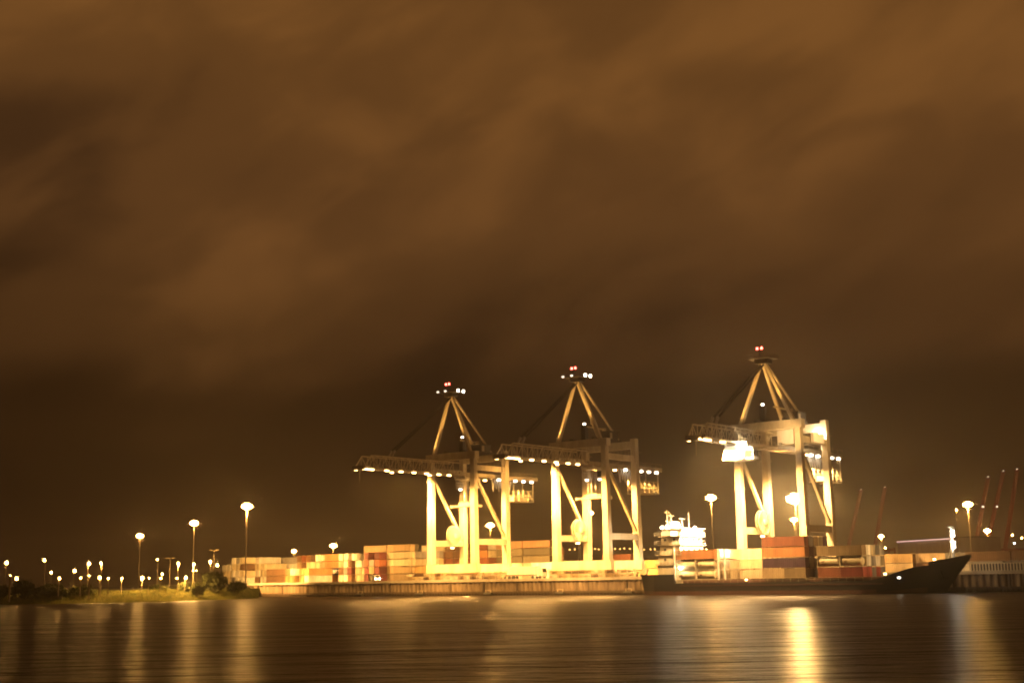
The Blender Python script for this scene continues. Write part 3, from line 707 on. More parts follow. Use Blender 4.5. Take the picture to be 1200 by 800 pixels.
# bulwark rail line at the bow, hatch coaming, railings
rl = MB()
for i in range(len(ss) - 1):
    s0, s1 = ss[i], ss[i + 1]
    if s0 > 0.90:
        for sg in (-1, 1): rl.bar((s0 * LEN, sg * (hb(s0) + .05), deck(s0) + 0.35), (s1 * LEN, sg * (hb(s1) + .05), deck(s1) + 0.35), 0.12, 0.8)
rl.build('bow_bulwark', HULL, SH)
HX0, HX1 = sx_(797, UN), sx_(1040, UN - 3)
MB().box(HX0, HX1, -HB + 1.4, HB - 1.4, 3.15, 4.0).build('hatch_coaming', paint('ship_deck_rust', (0.11, 0.045, 0.03), .6, .4), SH)
MB().box(-0.06 + HX0, HX1, -HB - 0.13, -HB + 0.02, 2.35, 2.6).build('rubbing_strake', BOOT, SH)
rr = MB()
for k in range(int((HX1 - HX0) / 2.2)):
    x = HX0 + k * 2.2; rr.bar((x, -HB + 0.25, 3.2), (x, -HB + 0.25, 4.2), 0.07)
for z in (3.75, 4.2): rr.bar((HX0, -HB + 0.25, z), (HX1, -HB + 0.25, z), 0.06)
rr.build('deck_railing', CREAMD, SH)
# deckhouse
dx0, dx1 = sx_(771, UN - 1), sx_(798, UN - 1)
yP = P(TS + dx0, UN).y
zt1, zw0, zw1 = z_of(798, 628, P(TS + dx1, UC).y), 0, 0
zb = z_of(800, 620, P(TS + dx1, UC).y)
print('deckhouse', dx0, dx1, 'bridge z', zt1, zb)
DH = MB()
levels = [5.6, 8.3, 11.0, 13.7, zt1]
for i in range(4):
    ins = 0.5 * i
    DH.box(dx0 + ins * 0.8, dx1 - 0.1 * i, -HB + 1.0 + ins * .3, HB - 1.0 - ins * .3, levels[i] + (0.003 if i else -2.45), levels[i + 1] - 0.2)
    DH.box(dx0 - 0.6 + ins, dx1 + 0.5, -HB + 0.6, HB - 0.6, levels[i + 1] - 0.2, levels[i + 1])
dh = DH.build('deckhouse', CREAM, SH)
wins = 0
for i in range(1, 4):
    for y in (-4.2, -1.4, 1.4, 4.2):
        MB().box(dx1 - 0.1 * i + 0.003, dx1 - 0.1 * i + 0.05, y - .4, y + .4, levels[i] + 0.9, levels[i] + 1.7).build('window', GLASS, dh)
    for x in (dx0 + 2.5, dx0 + 5.5):
        MB().box(x - .35, x + .35, -HB + 1.0 + .15 * i - .05, -HB + 1.0 + .15 * i - .003, levels[i] + 0.9, levels[i] + 1.7).build('window', GLASS, dh)
rails = MB()
for i in range(4):
    z = levels[i + 1]
    for zz_ in (0.5, 1.0): rails.bar((dx0 - .5, -HB + .7, z + zz_), (dx1 + .4, -HB + .7, z + zz_), 0.07); rails.bar((dx1 + .4, -HB + .7, z + zz_), (dx1 + .4, HB - .7, z + zz_), 0.07)
    for k in range(8): rails.bar((dx0 - .5 + k * (dx1 - dx0 + .9) / 7, -HB + .7, z), (dx0 - .5 + k * (dx1 - dx0 + .9) / 7, -HB + .7, z + 1.0), 0.07)
rails.build('railing', WHITEP, dh)
wb = MB().box(dx1 - 5.5, dx1 + 0.2, -HB + 2.0, HB - 2.0, zt1 + .003, zb); wb.box(dx1 - 6, dx1 + 0.8, -HB + 1.4, HB - 1.4, zb, zb + .25)
wb.box(dx1 - 4.0, dx1 - 1.2, -HB - 1.6, HB + 1.6, zt1 + .06, zt1 + 1.2)
wo = wb.build('wheelhouse', WHITEP, dh)
MB().box(dx1 + .203, dx1 + .26, -HB + 2.4, HB - 2.4, zt1 + 1.2, zb - .5).build('bridge_window', GLASS, wo)
fn = MB().prism([(dx0 - 0.5, levels[3]), (dx0 + 3.0, levels[3]), (dx0 + 2.6, zb + 2.4), (dx0 + 0.4, zb + 1.8)], -2.2, 2.0); fn.build('funnel', CREAM, SH)
def mast(x, y, z0, z1, arms, r=0.22):
    mm = MB().tube((x, y, z0), (x, y, z1), r, r * .6)
    for z, hw in arms: mm.bar((x, y - hw, z), (x, y + hw, z), 0.2); mm.bar((x - hw * .7, y, z + .02), (x + hw * .7, y, z + .02), 0.16)
    return mm.build('mast', CREAM, SH)
zm = lambda px, py: z_of(px, py, P(TS + dx1, UC).y)
mast(dx0 + 1.5, -3.0, zb - 3, zm(781, 597), [(zm(781, 600), 1.3), (zm(781, 610), 0.9)])
mast(dx1 - 4.4, -3.5, zb, zm(789, 602), [(zm(789, 604), 1.6), (zm(789, 612), .8)])
mast(dx1 - 3.5, 0.8, zb, zm(803, 606), [(zm(803, 607), 1.6)])
mast(dx1 - 2.0, 2.0, zb, zm(808, 600), [], 0.12)
# bridge floodlights
def ship_w(x, y, z): return P(TS + x, UC - y, z)
for (x, y, z, s_) in ((dx0 + 1.0, -5.0, zb + 0.4, 0.5), (dx1 - 4.5, -5.2, zb + 0.3, 0.7), (dx1 - 2.0, -3.6, zb + 0.4, 0.7), (dx1 + 0.5, 1.0, zb + .3, .4), (dx1 + .3, -HB + .4, 7.0, 0.5)):
    MB().box(x - s_ / 2, x + s_ / 2, y - s_ / 2, y + s_ / 2, z, z + s_).build('floodlight', LAMP_WHITE, SH)
spot(ship_w(dx1 + 16, -3, 22), ship_w(dx1, 0, 11), 170e3, 75, WHITE)
spot(ship_w(dx0 + 3, -HB - 9, 20), ship_w(dx0 + 4, -HB, 10), 4e3, 90, WARM)
# cell guide posts and lashing bridges
def guide(x, z1, w=0.35):
    g = MB()
    for y in (-HB + 0.7, HB - 0.7): g.bar((x, y, 3.9), (x, y, z1), w)
    for z in (6.6, 9.2, z1 - .2):
        if z < z1: g.bar((x, -HB + .7, z), (x, HB - .7, z), 0.16)
    g.build('cell_guide', WHITEP, SH)
B1, B3, B4 = sx_(796, UN - 2), sx_(897, UN - 2), sx_(961, UN - 2)
for px in (796, 843, 955, 1009): print('bay px', px, sx_(px, UN - 2))
guide(B1 - 0.5, 13.2); guide(B1 + 13.2, 12.2); guide(B1 + 15.2, 12.2)
# foremast with lamps on the bow
fx = sx_(1118, UC); fz = deck(fx / LEN)
Yf = P(TS + fx, UC).y; ft = z_of(1118, 619, Yf)
fm = MB().tube((fx, 0, fz), (fx, 0, ft), 0.45, 0.3, 10)
fm.bar((fx, -2.6, z_of(1118, 617.5, Yf)), (fx, 2.0, z_of(1118, 617.5, Yf)), 0.25).bar((fx, -1.4, z_of(1118, 634, Yf)), (fx, 1.4, z_of(1118, 634, Yf)), 0.25)
fm.bar((fx - 1.5, 0, fz), (fx, 0, fz + 4), 0.2); fo = fm.build('foremast', WHITEP, SH)
for py in (623, 627, 636, 640):
    z = z_of(1118, py, Yf); MB().box(fx + .3, fx + .9, -0.85, -0.35, z - .3, z + .35).build('mast_lamp', glow('mast_lamp', WHITE, 40.0), fo)
spot(ship_w(fx + 3.0, -4.0, fz + 2), ship_w(fx, 0, fz + 6), 3e3, 60, WHITE)
for (px, py) in ((1043, 675.5), (1053, 676.5)):
    x = sx_(px, UN - 1); MB().box(x - .3, x + .3, -HB + .8, -HB + 1.1, z_of(px, py, P(TS + x, UN).y) - .15, z_of(px, py, P(TS + x, UN).y) + .15).build('deck_lamp', LAMP_APEX, SH)
for (px, py, u_) in ((1037, 672, UN - 4), (874, 679, UN - .8), (1096, 655, UN - 4)):
    x = sx_(px, u_); z = z_of(px, py, P(TS + x, u_).y); MB().box(x - .25, x + .25, UC - u_ - .2, UC - u_ + .2, z - .18, z + .18).build('deck_lamp', LAMP_BOOM, SH)
an = MB(); x = sx_(1100, UN - 4); an.bar((LEN * .93, -hb(.93) * .93 - .1, 5.4), (LEN * .935, -hb(.935) * .9 - .1, 3.6), 0.4).bar((LEN * .925, -hb(.93) * .9 - .1, 3.6), (LEN * .945, -hb(.94) * .9 - .1, 3.6), .35)
an.build('anchor', HULL, SH)
wn = MB().tube((LEN * .92, -1.5, deck(.92) + .5), (LEN * .92, 1.5, deck(.92) + .5), .6, n=12).box(LEN * .915, LEN * .925, -2, 2, deck(.92), deck(.92) + .4); wn.build('windlass', DARK, SH)

def on_ship(col, x0, row, tier, ln, bay, kind='box', zb_=4.003):
    """container with its aft end at ship x0; row 0 is nearest the viewer"""
    y = -HB + 0.75 + CW / 2 + row * (CW + 0.34)
    p = ship_w(x0 + ln / 2, y, zb_ + tier * CH)
    return p
BAYNAME = {'1': "ship's aft bay by bridge", '3': "ship's tall middle bay", '4': "ship's foremost bay"}
ROWS = ['row nearest water', 'second row inboard', 'third row inboard', 'fourth row inboard', 'row nearest quay']
def ship_box(col, x0, row, tier, bay, ntier, ln=12.19, half=None, tank=False):
    p = on_ship(col, x0, row, tier, ln, bay)
    tr_ = 'top' if tier == ntier - 1 else TIER[tier]
    lab = f'{col} {"tank container" if tank else "container"}, {tr_} tier, {ROWS[row]}' + (f', {half} half' if half else '') + f', {BAYNAME[bay]}'
    g = 'containers on the ship, ' + BAYNAME[bay]
    if tank: tank_container(col, p, ROT_V, lab, g)
    else: container(col, p, ROT_V, lab, g, ln)
# bay 1 (aft)
for row in range(5):
    if row == 0:
        for tier in (0, 1):
            ship_box('cream', B1, 0, tier, '1', 3, 6.06, 'aft', True); ship_box('cream', B1 + 6.13, 0, tier, '1', 3, 6.06, 'forward', True)
        ship_box('orange', B1, 0, 2, '1', 3)
    else:
        for tier in range(3): ship_box(random.choice(['cream', 'cream', 'white', 'yellow']), B1, row, tier, '1', 3)
# bay 2: bright cream wall of containers standing on the quay-side rows
B2 = sx_(846, UN - 8)
for tier in range(3):
    for k in range(2):
        p = ship_w(B2 + 6.1 + k * 12.4, HB - 1.45 - CW / 2 - CW - 0.1, 4.003 + tier * CH)
        container('cream', p, ROT_V, f'cream container, {TIER[tier] if tier < 2 else "top"} tier, {("aft", "forward")[k]} column, bright wall between the ship bays', 'containers in the bright cream wall on the ship')
# bay 3
for row in range(5):
    if row == 0:
        ship_box('tan', B3, 0, 0, '3', 4, 6.06, 'aft'); ship_box('tan', B3 + 6.13, 0, 0, '3', 4, 6.06, 'forward')
        ship_box('purple', B3, 0, 1, '3', 4); ship_box('orange', B3, 0, 2, '3', 4); ship_box('rust', B3, 0, 3, '3', 4)
    else:
        for tier in range(4): ship_box([['brown', 'tan', 'maroon', 'grey'], ['white', 'brown', 'brown', 'tan'], ['maroon', 'brown', 'olive', 'cream'], ['grey', 'brown', 'maroon', 'purple']][row - 1][tier], B3, row, tier, '3', 4)
# bay 4
for row in range(5):
    if row == 0:
        ship_box('rust', B4, 0, 0, '4', 3, 6.06, 'aft'); ship_box('red', B4 + 6.13, 0, 0, '4', 3, 6.06, 'forward')
        ship_box('cream', B4, 0, 1, '4', 3, 6.06, 'aft', True); ship_box('cream', B4 + 6.13, 0, 1, '4', 3, 6.06, 'forward', True)
        ship_box('tan', B4, 0, 2, '4', 3)
    else:
        for tier in range(3): ship_box([['red', 'white', 'white'], ['grey', 'grey', 'cream'], ['red', 'white', 'grey'], ['grey', 'cream', 'white']][row - 1][tier], B4, row, tier, '4', 3)
spot(ship_w(B4 + 24, -4, 14), ship_w(B4 + 12, -2, 7), 9e3, 80, WARM)

# ------------------------------------------------------------------ lamps
def high_mast(px, py, label, head=1.0, h=30.0, base=GZ, aim=None, watts=130e3, ang=140, Y=None, lamp=None):
    zt = base + h
    d = ray(px, py); Y = Y or d.y * (zt - CAMH) / d.z
    p = at_y(px, py, Y); p.z = base
    zt = z_of(px, py, Y)
    print('mast %s at %.0f %.0f top %.1f' % (label[:40], p.x, p.y, zt))
    c = empty('lamp_mast', label, 'lamp mast', p, 0.0, 'tall floodlight masts'); hh = zt - base
    MB().tube((0, 0, 0), (0, 0, hh), 0.32, 0.16, 10).build('pole', CREAMD, c)
    rg = MB(); r_ = 1.35 * head
    for k in range(16):
        a, b_ = 2 * math.pi * k / 16, 2 * math.pi * (k + 1) / 16
        rg.bar((r_ * math.cos(a), r_ * math.sin(a), hh), (r_ * math.cos(b_), r_ * math.sin(b_), hh), 0.14)
        if k % 4 == 0: rg.bar((0, 0, hh), (r_ * math.cos(a), r_ * math.sin(a), hh), 0.12)
    fr = rg.build('head_frame', STEEL, c)
    for k in range(8):
        a = 2 * math.pi * k / 8; x, y = r_ * math.cos(a), r_ * math.sin(a); s_ = 0.42 * head
        MB().box(x - s_, x + s_, y - s_, y + s_, hh - 0.75 * head, hh + 0.15 * head).build('luminaire', lamp or LAMP_HI, fr)
    for k in range(4):  # inner boxes added to round the outline of the glow
        a = math.pi / 2 * k + .4; x, y = .55 * head * math.cos(a), .55 * head * math.sin(a); s_ = 0.4 * head
        MB().box(x - s_, x + s_, y - s_, y + s_, hh - 1.25 * head, hh + 0.7 * head).build('luminaire', lamp or LAMP_HI, fr)
    top = Vector((p.x, p.y, zt))
    if watts:
        spot(top - Vector((0, 0, 1.9)), top + Vector(aim or (0.01, 0, -1)) * 60, watts, ang, SODIUM, 1.0)
    return c
high_mast(164, 627, 'shortest looking of the three tall floodlight masts standing over the left shore', aim=(.7, .45, -.6), watts=60e3, ang=100)
high_mast(227.5, 612, 'middle of the three tall floodlight masts over the left shore, beside the grassy slope', aim=(.7, .45, -.6), watts=80e3, ang=100)
high_mast(289.5, 592, 'tallest floodlight mast on the left, its dark pole before the white containers', aim=(.15, .85, -.5), watts=900e3, ang=120)
high_mast(344.5, 645, 'lit lamp head just above the broad cream container stack', base=QZ, h=27, head=1.0)
high_mast(390.5, 638.5, 'lit lamp head just above the orange wall of containers', base=QZ, h=27, head=1.3)
high_mast(574.5, 614.5, 'floodlight mast seen between the right legs of the leftmost crane', base=QZ, h=30, head=1.1)
high_mast(691, 600, 'floodlight mast glowing behind the second leg of the middle crane', base=QZ, h=30, head=.9)
high_mast(833, 582, 'tall floodlight mast between the white ship bridge and the rightmost crane', base=QZ, h=30, aim=(-.3, .3, -.8), watts=120e3, ang=100)
high_mast(931.5, 582.5, 'dazzling floodlight mast seen between the legs of the rightmost crane', base=QZ, h=30, head=1.75, aim=(.1, -.5, -.7), watts=300e3, lamp=LAMP_STAR)
high_mast(930.5, 608, 'lower lamp head on a thin pole under the dazzling floodlight', base=QZ, h=30, head=1.0)
high_mast(1032.5, 627.5, 'lamp mast right of the rightmost crane above the foremost ship bay', base=QZ, h=28, head=1.0)
high_mast(1134, 590, 'tall wide floodlight mast above the ship bow', base=QZ, h=30, head=1.1, aim=(-.5, -.1, -.6), watts=280e3, ang=120)
high_mast(1157, 621, 'lamp mast right of the wide floodlight mast near the right edge', base=QZ, h=28, head=1.2, watts=260e3)

def make_street(twin=False):
    c = empty('street_lamp', 'x', 'street lamp')
    MB().tube((0, 0, 0), (0, 0, 1.0), 0.13, 0.08, 8).build('pole', CREAMD, c)
    return c
def street(px, py, label, h=10.0, base=GZ, size=1.0, lit=True, twin=False, col=None, Y=None, group='street lamps on the left shore', beam=None):
    d = ray(px, py); Yb = Y or d.y * (base + h - CAMH) / d.z
    p = at_y(px, py, Yb); zt = p.z; p.z = base; hh = zt - base
    c = empty('street_lamp', label, 'street lamp', p, random.uniform(0, 6.28) if not twin else 0.0, group)
    sc = Yb / 500.0 * size
    MB().tube((0, 0, 0), (0, 0, hh), 0.17 * max(1, sc * .7), 0.10 * max(1, sc * .6), 8).build('pole', CREAMD, c)
    arm = MB()
    a = 1.3 * max(.6, sc)
    for s_ in ((-1, 1) if twin else (0,)):
        if s_ == 0: arm.bar((0, 0, hh), (0.25 * a, 0, hh + .05), 0.12 * sc)
        else: arm.bar((0, 0, hh), (s_ * a, 0, hh + .1), 0.16 * sc)
    ao = arm.build('arm', CREAMD, c)
    if lit:
        r_ = 0.46 * sc
        MB().tube((0.2 * a, 0, hh - r_), (0.2 * a, 0, hh + r_ * .6), r_ * .8, r_ * .55, 10).build('lamp', col or LAMP_MID, ao)
        if beam: spot(Vector((p.x, p.y, zt - r_ - .15)), Vector((p.x + .01, p.y - .4, base)), beam, 150, SODIUM, .5)
    elif twin:
        for s_ in (-1, 1): MB().box(s_ * a - .6 * sc, s_ * a + .6 * sc, -.25 * sc, .25 * sc, hh - .15 * sc, hh + .15 * sc).build('lamp', CREAMD, ao)
    return c
small = [(7, 658.5, 1.3, 'street lamp at the far left edge with a warm halo above dark shrubs'), (12, 674, .6, 'tiny lamp right beside the leftmost street lamp, low over the shrubs'), (20, 677, 1.2, 'low bright lamp between the leftmost lamp and the round dark shrub'),
  (53, 655.5, 1.1, 'tall thin lit street lamp standing above the dark hedge'), (60, 670, .9, 'short lamp with curved neck close right of the tall thin one'), (69, 677, .9, 'low lamp over the right end of the dark hedge'),
  (86.5, 668, 1.2, 'lone lit lamp above the grassy mound'), (94.5, 676.5, .6, 'small dim lamp right of the lone lamp over the grassy mound'), (103.5, 659.5, 1.2, 'left one of the two equally tall street lamps behind the grassy mound'), (105, 674, .5, 'tiny lamp at the foot of the left of the two equal lamps'),
  (119, 659, .9, 'right one of the two equally tall street lamps behind the grassy mound'), (117, 676, 1.1, 'low round lamp below the right of the two equal lamps'), (127, 677, .7, 'small lamp just right of the low round lamp over the lit road'), (142.5, 677, .7, 'small lamp over the lit road left of the shortest tall mast'),
  (166.5, 676.3, 1.4, 'bright low lamp at the foot of the shortest tall mast'), (174, 677, .5, 'tiny lamp right of the bright low lamp at the shortest tall mast'), (185, 655, .6, 'small lone lamp high up left of the unlit twin arm pole'), (189.5, 672, .8, 'upper one of a close pair of lamps left of the unlit twin arm pole'),
  (188, 677, .6, 'lower one of a close pair of lamps left of the unlit twin arm pole'), (209, 659.5, 1.0, 'lamp with thick neck right of the unlit twin arm pole'), (208, 677, .6, 'small orange lamp below the lamp with thick neck'), (217, 676, 1.2, 'low glowing lamp beside the middle tall mast foot'),
  (227, 660.5, 1.0, 'lamp on the pole line of the middle tall mast, halfway up'), (226, 668, .5, 'left one of two tiny lamps just right of the middle tall mast'), (230.5, 668, .5, 'right one of two tiny lamps just right of the middle tall mast'), (246.5, 657.5, 1.1, 'upper glowing lamp left of the taller unlit twin arm pole'),
  (255.5, 661.5, 1.1, 'glowing lamp right of the taller unlit twin arm pole')]
for px, py, s_, lab in small:
    h = 12.0 if py < 664 else (8.0 if py < 672.5 else 4.2)
    near = {209: (44e3, 424), 227: (60e3, 430), 246.5: (16e3, 446), 103.5: (14e3, 415), 119: (16e3, 415), 166.5: (14e3, 417), 217: (12e3, 426), 142.5: (9e3, 416), 20: (5e3, 416)}.get(px, (None, None))
    street(px, py, lab, h=h, size=s_, Y=near[1], beam=near[0])
street(199.5, 653.5, 'unlit twin arm pole right of the shortest tall mast', lit=False, twin=True, Y=520, group='unlit twin arm lamp poles')
street(251, 644, 'taller unlit twin arm pole left of the white containers', lit=False, twin=True, Y=520, group='unlit twin arm lamp poles')
far_row = [(668, 643.5), (674, 643), (697, 642.5), (702, 643), (721, 642.5), (727, 642.5), (732, 642), (738, 642.5), (755, 643.5), (762, 643), (767, 643)]
far_lab = ['far lamp in the row behind the middle crane, first right of its left leg', 'far lamp in the row behind the middle crane, just left of its cable reel', 'far lamp right of the second leg of the middle crane, left one of a pair', 'far lamp right of the second leg of the middle crane, right one of a pair',
  'first of four far lamps between the right legs of the middle crane', 'second of four far lamps between the right legs of the middle crane', 'third of four far lamps between the right legs of the middle crane', 'last of four far lamps between the right legs of the middle crane',
  'far lamp just right of the middle crane, leftmost of three', 'far lamp between the middle crane and the ship bridge, centre of three', 'far lamp close left of the ship bridge, rightmost of three']
for (px, py), lab in zip(far_row, far_lab): street(px, py, lab, h=26, base=GZ, size=.5, col=LAMP_FAR, group='far lamps in a row behind the middle crane')
right_small = [(828, 643, .5, 'tiny far lamp between the ship bridge and the tall mast beside it'), (1037.5, 641.5, 1.2, 'low lamp under the lamp mast above the foremost ship bay'), (1058, 644, 1.2, 'lamp above the yellow lit containers beyond the ship'), (1097, 635, 1.0, 'lamp above the dark brown stack left of the foremast'),
  (1120, 597, 1.3, 'lamp on a curved arm left of the wide floodlight mast'), (1149, 632.5, .6, 'small lamp between the wide floodlight mast and the mast right of it'), (1164, 636, .7, 'small lamp right below the mast near the right edge'), (1172, 640, 1.3, 'bright low lamp above the long brown stack at the right'), (1177, 632, .9, 'cool white lamp above the long brown stack at the right'),
  (1186.5, 626.5, 1.1, 'orange lamp high above the long brown stack at the right edge'), (1189, 636, .8, 'cool white lamp low near the right edge'), (1197, 630, .9, 'last lamp at the right edge of the photo')]
for px, py, s_, lab in right_small:
    street(px, py, lab, h=(25 if py < 640 else 22), base=QZ, size=s_ * .62, col=LAMP_COOL if 'cool' in lab else LAMP_MID, group='lamps in the yard right of the cranes', Y=520 if py < 600 else None)

# ------------------------------------------------------------------ left shore: guard rails, bushes, grass
for (pa, pb, py, Y, lab) in ((84, 200, 683.5, 492, 'long pale guard rail along the lit road, farther of two'), (100, 178, 688.0, 473, 'pale guard rail along the near edge of the lit road')):
    a, b_ = at_y(pa, py, Y), at_y(pb, py, Y); c = empty('guard_rail', lab, 'guard rail', (a.x, Y, GZ), 0, 'guard rails by the road'); ln = b_.x - a.x; hh = 1.1 if Y > 480 else .8
    MB().box(0, ln, -.04, .04, hh - .3, hh).build('rail', STEEL, c)
    for k in range(int(ln / 4) + 1): MB().box(k * 4 - .06, k * 4 + .06, .042, .16, 0, hh - .05).build('post', STEEL, c)
for (px, py, lab) in ((151, 687.5, 'small white car with lit headlamps on the lit road'),):
    p = at_y(px, py, 482); c = empty('parked_car', lab, 'car', (p.x, 482, GZ + .01), R(185))
    MB().prism([(-2.1, .3), (2.1, .3), (2.15, .75), (1.2, .9), (.5, 1.4), (-1.2, 1.42), (-1.9, .95), (-2.1, .8)], -.85, .85).build('body', WHITEP, c)
    MB().prism([(1.1, .95), (.5, 1.36), (-1.1, 1.38), (-1.7, .97)], -.86, -.853).prism([(1.1, .95), (.5, 1.36), (-1.1, 1.38), (-1.7, .97)], .853, .86).build('side_window', GLASS, c)
    for x in (-1.3, 1.3):
        for y in (-.8, .8): MB().tube((x, y - .1, .32), (x, y + .1, .32), .32, n=14).build('wheel', RUBBER, c)
    for y in (-.6, .6): MB().box(2.14, 2.2, y - .2, y + .2, .55, .75).build('headlight', glow('headlight', WHITE, 25.0), c)

def bank_z(x, y):
    best = None
    for i in range(0, 300):
        s0 = shore_at(i / 299); d = y - s0.y; dd = abs(s0.x - d * 0.18 - x)
        if best is None or dd < best[0]: best = (dd, s0, d)
    p = Vector((x, y, 0)); return bank_h(p, max(0, best[2]))
def shrub(name, label, px, Y, wpx, top_py, mat, n=2600, leaf=.34, seed=1, depth=None, spiky=False):
    rnd = random.Random(seed); s_ = F / Y; hw = wpx / s_ / 2
    g = at_y(px, 690, Y); z0 = bank_z(g.x, Y) - .1; zt = z_of(px, top_py, Y); hh = max(.8, zt - z0); dp = depth or hw * .7
    c = empty(name, label, 'shrub', (g.x, Y, z0), 0, 'shrubs on the left river bank')
    lobes = [(rnd.uniform(-.62, .62) * hw, rnd.uniform(-.5, .5) * dp, rnd.uniform(.3, .72) * hh, rnd.uniform(.2, .48)) for _ in range(13)] + [(0, 0, hh * .72, .42)]
    mb = MB()
    for _ in range(n):
        lx, ly, lz, lr = rnd.choice(lobes)
        d = Vector((rnd.gauss(0, 1), rnd.gauss(0, 1), rnd.gauss(0, 1))).normalized() * (rnd.random() ** .45)
        p = Vector((lx + d.x * lr * hw, ly + d.y * lr * dp, lz + d.z * lr * hh * .72))
        if p.z < 0: p.z = rnd.random() * .5
        n1_ = Vector((rnd.gauss(0, 1), rnd.gauss(0, 1), rnd.gauss(0, .7) + .3)).normalized(); a = n1_.orthogonal().normalized(); b2 = n1_.cross(a)
        th = rnd.random() * 6.28; a, b2 = a * math.cos(th) + b2 * math.sin(th), b2 * math.cos(th) - a * math.sin(th)
        s2 = leaf * rnd.uniform(.6, 1.7)
        mb.add([p - a * s2, p - b2 * s2 * .45, p + a * s2, p + b2 * s2 * .45], [(0, 1, 2, 3)])
    if True:
        for _ in range(240 if spiky else 130):
            p = Vector((rnd.gauss(0, .35) * hw, rnd.gauss(0, .3) * dp, hh * rnd.uniform(.55, .95))); q = p + Vector((rnd.gauss(0, .5), rnd.gauss(0, .3), rnd.uniform(.6, 1.5)))
            mb.bar(p, q, .16, .05, .02, .02)
    mb.build('foliage', mat, c)
    st = MB()
    for k in range(6):
        lx, ly, lz, lr = lobes[k]; st.tube((rnd.uniform(-.2, .2) * hw, 0, 0), (lx, ly, lz), .09, .03, 6)
    st.build('stems', BARK, c)
shrub('shrub', 'large dark shrub with spiky top before the white containers', 250, 437, 40, 670, LEAFD, 5200, .36, 3, spiky=True)
shrub('shrub', 'rounded shrub between the spiky one and the quay wall end', 277, 444, 26, 681, LEAFD, 2200, .3, 4)
shrub('shrub', 'big round dark shrub left of the tall thin street lamp', 28, 411, 30, 680, LEAFD, 3200, .34, 5)
shrub('shrub', 'broad dark hedge like shrub below the tall thin street lamp', 60, 409, 48, 684, LEAFD, 4200, .34, 6)
shrub('shrub', 'sparse dark shrub at the left edge of the bank', 4, 412, 24, 686, LEAFD, 2000, .3, 7)
shrub('shrub', 'grassy green shrub right of the dark hedge', 98, 411, 34, 686, LEAFG, 2600, .3, 8)
shrub('shrub', 'low olive shrub halfway up the slope below the middle tall mast', 216, 428, 20, 684, LEAFG, 1500, .28, 9)
shrub('shrub', 'low lit shrub on the slope left of the middle tall mast', 186, 424, 24, 686.5, LEAFG, 1600, .28, 10)
shrub('shrub', 'yellow green shrub left of the large spiky shrub', 231, 426, 18, 682, LEAFG, 1500, .28, 11)
gm = MB(); rnd = random.Random(5)
for _ in range(60000):
    s0 = shore_at(rnd.uniform(.18, .995)); d = 1.0 + 26 * rnd.random() ** 1.3
    p = Vector((s0.x - d * .18, s0.y + d, 0)); p.z = bank_h(p, d) - .05
    hgt = rnd.uniform(.3, 1.0) * (1 + .9 * max(0, mnoise.noise(p * .15))); a = rnd.random() * 3.14; wv = Vector((math.cos(a), math.sin(a), 0)) * rnd.uniform(.05, .12)
    tip = p + Vector((rnd.gauss(0, .2), rnd.gauss(0, .2), hgt)); gm.add([p - wv, p + wv, tip], [(0, 1, 2)])
g = gm.build('bank_grass', GRASSM); g['kind'] = 'stuff'; tag(g, 'rough dry grass covering the sloping river bank on the left', 'grass')
# ------------------------------------------------------------------ right: railing on the quay beyond the bow, added far shed, far cranes
ta, tb = t_of(1137, U_EDGE - .4), t_of(1206, U_EDGE - .4)
c = empty('quay_railing', 'row of pale railing posts on the dark quay edge right of the bow', 'railing', P(ta, U_EDGE - .4, QZ + .121), ROT_V)
MB().box(0, tb - ta, -.05, .05, 1.75, 1.9).build('top_rail', CREAM, c)
for k in range(int((tb - ta) / .75)): MB().box(k * .75, k * .75 + .28, .052, .14, 0, 1.85).build('post', CREAM, c)
MB().box(0, tb - ta, .16, .3, .1, 1.7).build('kick_board', DARK, c)
# added far shed; its glowing eave strip stands in for a blurred light streak
p0, p1 = at_y(1052, 640, 760), at_y(1118, 640, 700)
c = empty('light_streak_shed', 'added far shed beyond the bow, pink and white strip standing in for a light streak', 'light_streak_shed', (p0.x, p0.y, GZ), math.atan2(p1.y - p0.y, p1.x - p0.x)); ln = (p1 - p0).xy.length; he = z_of(1085, 632, 730) - GZ
MB().box(0, ln, 0, 28, 0, he).build('wall', paint('shed_cladding', (.28, .24, .24), .6), c)
MB().prism([(0, 0), (1, 0)], 0, 1) if False else None
rf = MB().add([(-1, -1.2, he + .05), (ln + 1, -1.2, he + .05), (ln + 1, 14, he + .9), (-1, 14, he + .9), (ln + 1, 29, he + .05), (-1, 29, he + .05)], [(0, 1, 2, 3), (3, 2, 4, 5), (0, 3, 5), (1, 4, 2)]).build('roof', paint('shed_roof', (.12, .10, .10), .6), c)
MB().box(1, ln - 1, -1.15, -.6, he - .5, he - .05).build('light_streak', LIGHT_STREAK, c)  # glowing strip in place of the blurred light streak
for k in range(3): MB().box(4 + k * 10, 9 + k * 10, -.08, -.003, .05, 5).build('door', paint('shed_door', (.2, .12, .1)), c)
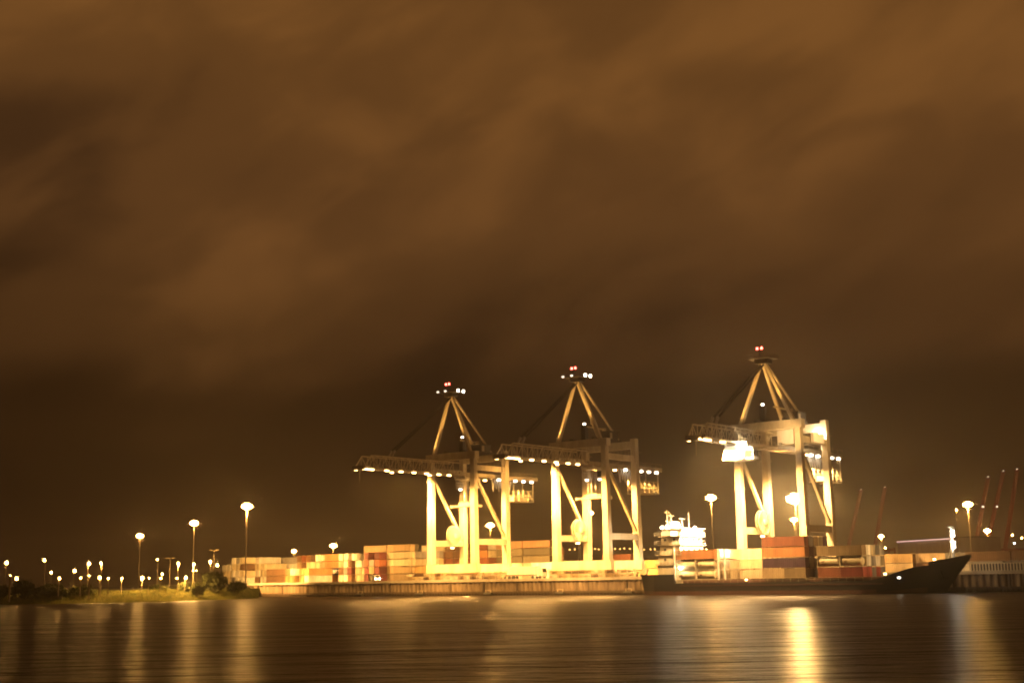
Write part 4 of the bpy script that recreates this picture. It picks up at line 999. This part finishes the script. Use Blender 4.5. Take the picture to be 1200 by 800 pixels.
# distant cranes with raised booms
far_c = [(1011, 612, 1009, 574, 'leftmost far dark red crane boom, raised, right of the rightmost crane'), (1030, 612, 1037, 571, 'taller far dark red crane boom just right of the leftmost far one'), (1151, 596, 1158, 559, 'left one of three far raised red crane booms at the right edge'), (1166, 596, 1176, 552, 'middle one of three far raised red crane booms at the right edge'), (1184, 602, 1192, 550, 'rightmost far raised red crane boom at the right edge')]
far_c[0] = (1000, 614, 1009, 574, far_c[0][4])
for i, (xa, ya, xb, yb, lab) in enumerate(far_c):
    k_ = (642 - ya) / (ya - yb); xa, ya = xa + (xa - xb) * k_, 642
    Y = 1000.0; base = at_y(xa, ya, Y); tip = at_y(xb, yb, Y)
    c = empty('far_container_crane', lab, 'crane', (base.x, Y, GZ), 0, 'far container cranes with raised booms')
    hz = base.z - GZ
    for x in (-3, 13):
        for y in (-8, 8): MB().bar((x, y, 0), (x, y, hz), 1.3).build('leg', REDP, c)
    MB().bar((-4, 0, hz - 1.5), (15, 0, hz - 1.5), 4, 2.2).build('girder', REDP, c)
    bt = Vector((tip.x - base.x, 0, tip.z - GZ)); b0_ = Vector((0, 0, hz))
    bo = MB()
    for y in (-1.9, 1.9): bo.bar(b0_ + Vector((0, y, 0)), bt + Vector((0, y, 0)), 1.2, 1.6)
    for k in range(9): f = k / 8; q = b0_.lerp(bt, f); bo.bar(q + Vector((0, -1.6, 0)), q + Vector((0, 1.6, 0)), .5)
    bo.build('boom', REDP, c)
    MB().box(bt.x - .4, bt.x + .4, -.4, .4, bt.z, bt.z + .7).build('boom_lamp', glow('far_white_lamp', WHITE, 2.5), c)
    if i in (2, 3): MB().box(bt.x * .55 - .7, bt.x * .55 + .7, -2.6, -1.6, hz + 31, hz + 32).build('boom_lamp', glow('far_white_lamp', WHITE, 2.5), c)
    spot((base.x - 16, Y - 30, hz + 8), (base.x + 3, Y, hz + 22), 6e3, 60, SODIUM)

# ------------------------------------------------------------------ haze
m = bpy.data.materials.new('night_haze'); m.use_nodes = True; nt = m.node_tree; nt.nodes.clear()
pv = nt.nodes.new('ShaderNodeVolumePrincipled'); pv.inputs['Color'].default_value = (.94, .90, .84, 1); pv.inputs['Density'].default_value = 0.0003; pv.inputs['Anisotropy'].default_value = 0.78
o_ = nt.nodes.new('ShaderNodeOutputMaterial'); nt.links.new(pv.outputs[0], o_.inputs['Volume'])
hz_ = MB().box(-2400, 2400, -80, 3000, -3, 112).build('haze', m); hz_['kind'] = 'stuff'; tag(hz_, 'thin night haze glowing around the harbour lamps', 'haze')

# ------------------------------------------------------------------ camera and render settings
cam = bpy.data.cameras.new('camera'); co_ = bpy.data.objects.new('camera', cam); COL.objects.link(co_)
cam.sensor_width = 36.0; cam.lens = 36.0 * F / 1200; cam.clip_start = 0.5; cam.clip_end = 8000
mw = Matrix((( RIGHT.x, UP.x, -FWD.x, 0), (RIGHT.y, UP.y, -FWD.y, 0), (RIGHT.z, UP.z, -FWD.z, CAMH), (0, 0, 0, 1)))
co_.matrix_world = mw; scene.camera = co_
scene.render.engine = 'CYCLES'
cy_ = scene.cycles
cy_.use_denoising = True
try: cy_.denoiser = 'OPENIMAGEDENOISE'
except Exception: pass
cy_.max_bounces = 4; cy_.diffuse_bounces = 2; cy_.glossy_bounces = 3; cy_.transmission_bounces = 2; cy_.volume_bounces = 0; cy_.transparent_max_bounces = 4
cy_.sample_clamp_indirect = 3.0; cy_.caustics_reflective = False; cy_.caustics_refractive = False
cy_.use_light_tree = True; cy_.pixel_filter_type = 'GAUSSIAN'; cy_.filter_width = 2.2; cy_.volume_step_rate = 1.0
vs_ = scene.view_settings; vs_.view_transform = 'Standard'; vs_.look = 'None'; vs_.exposure = 0.0; vs_.gamma = 1.0; vs_.use_curve_mapping = False
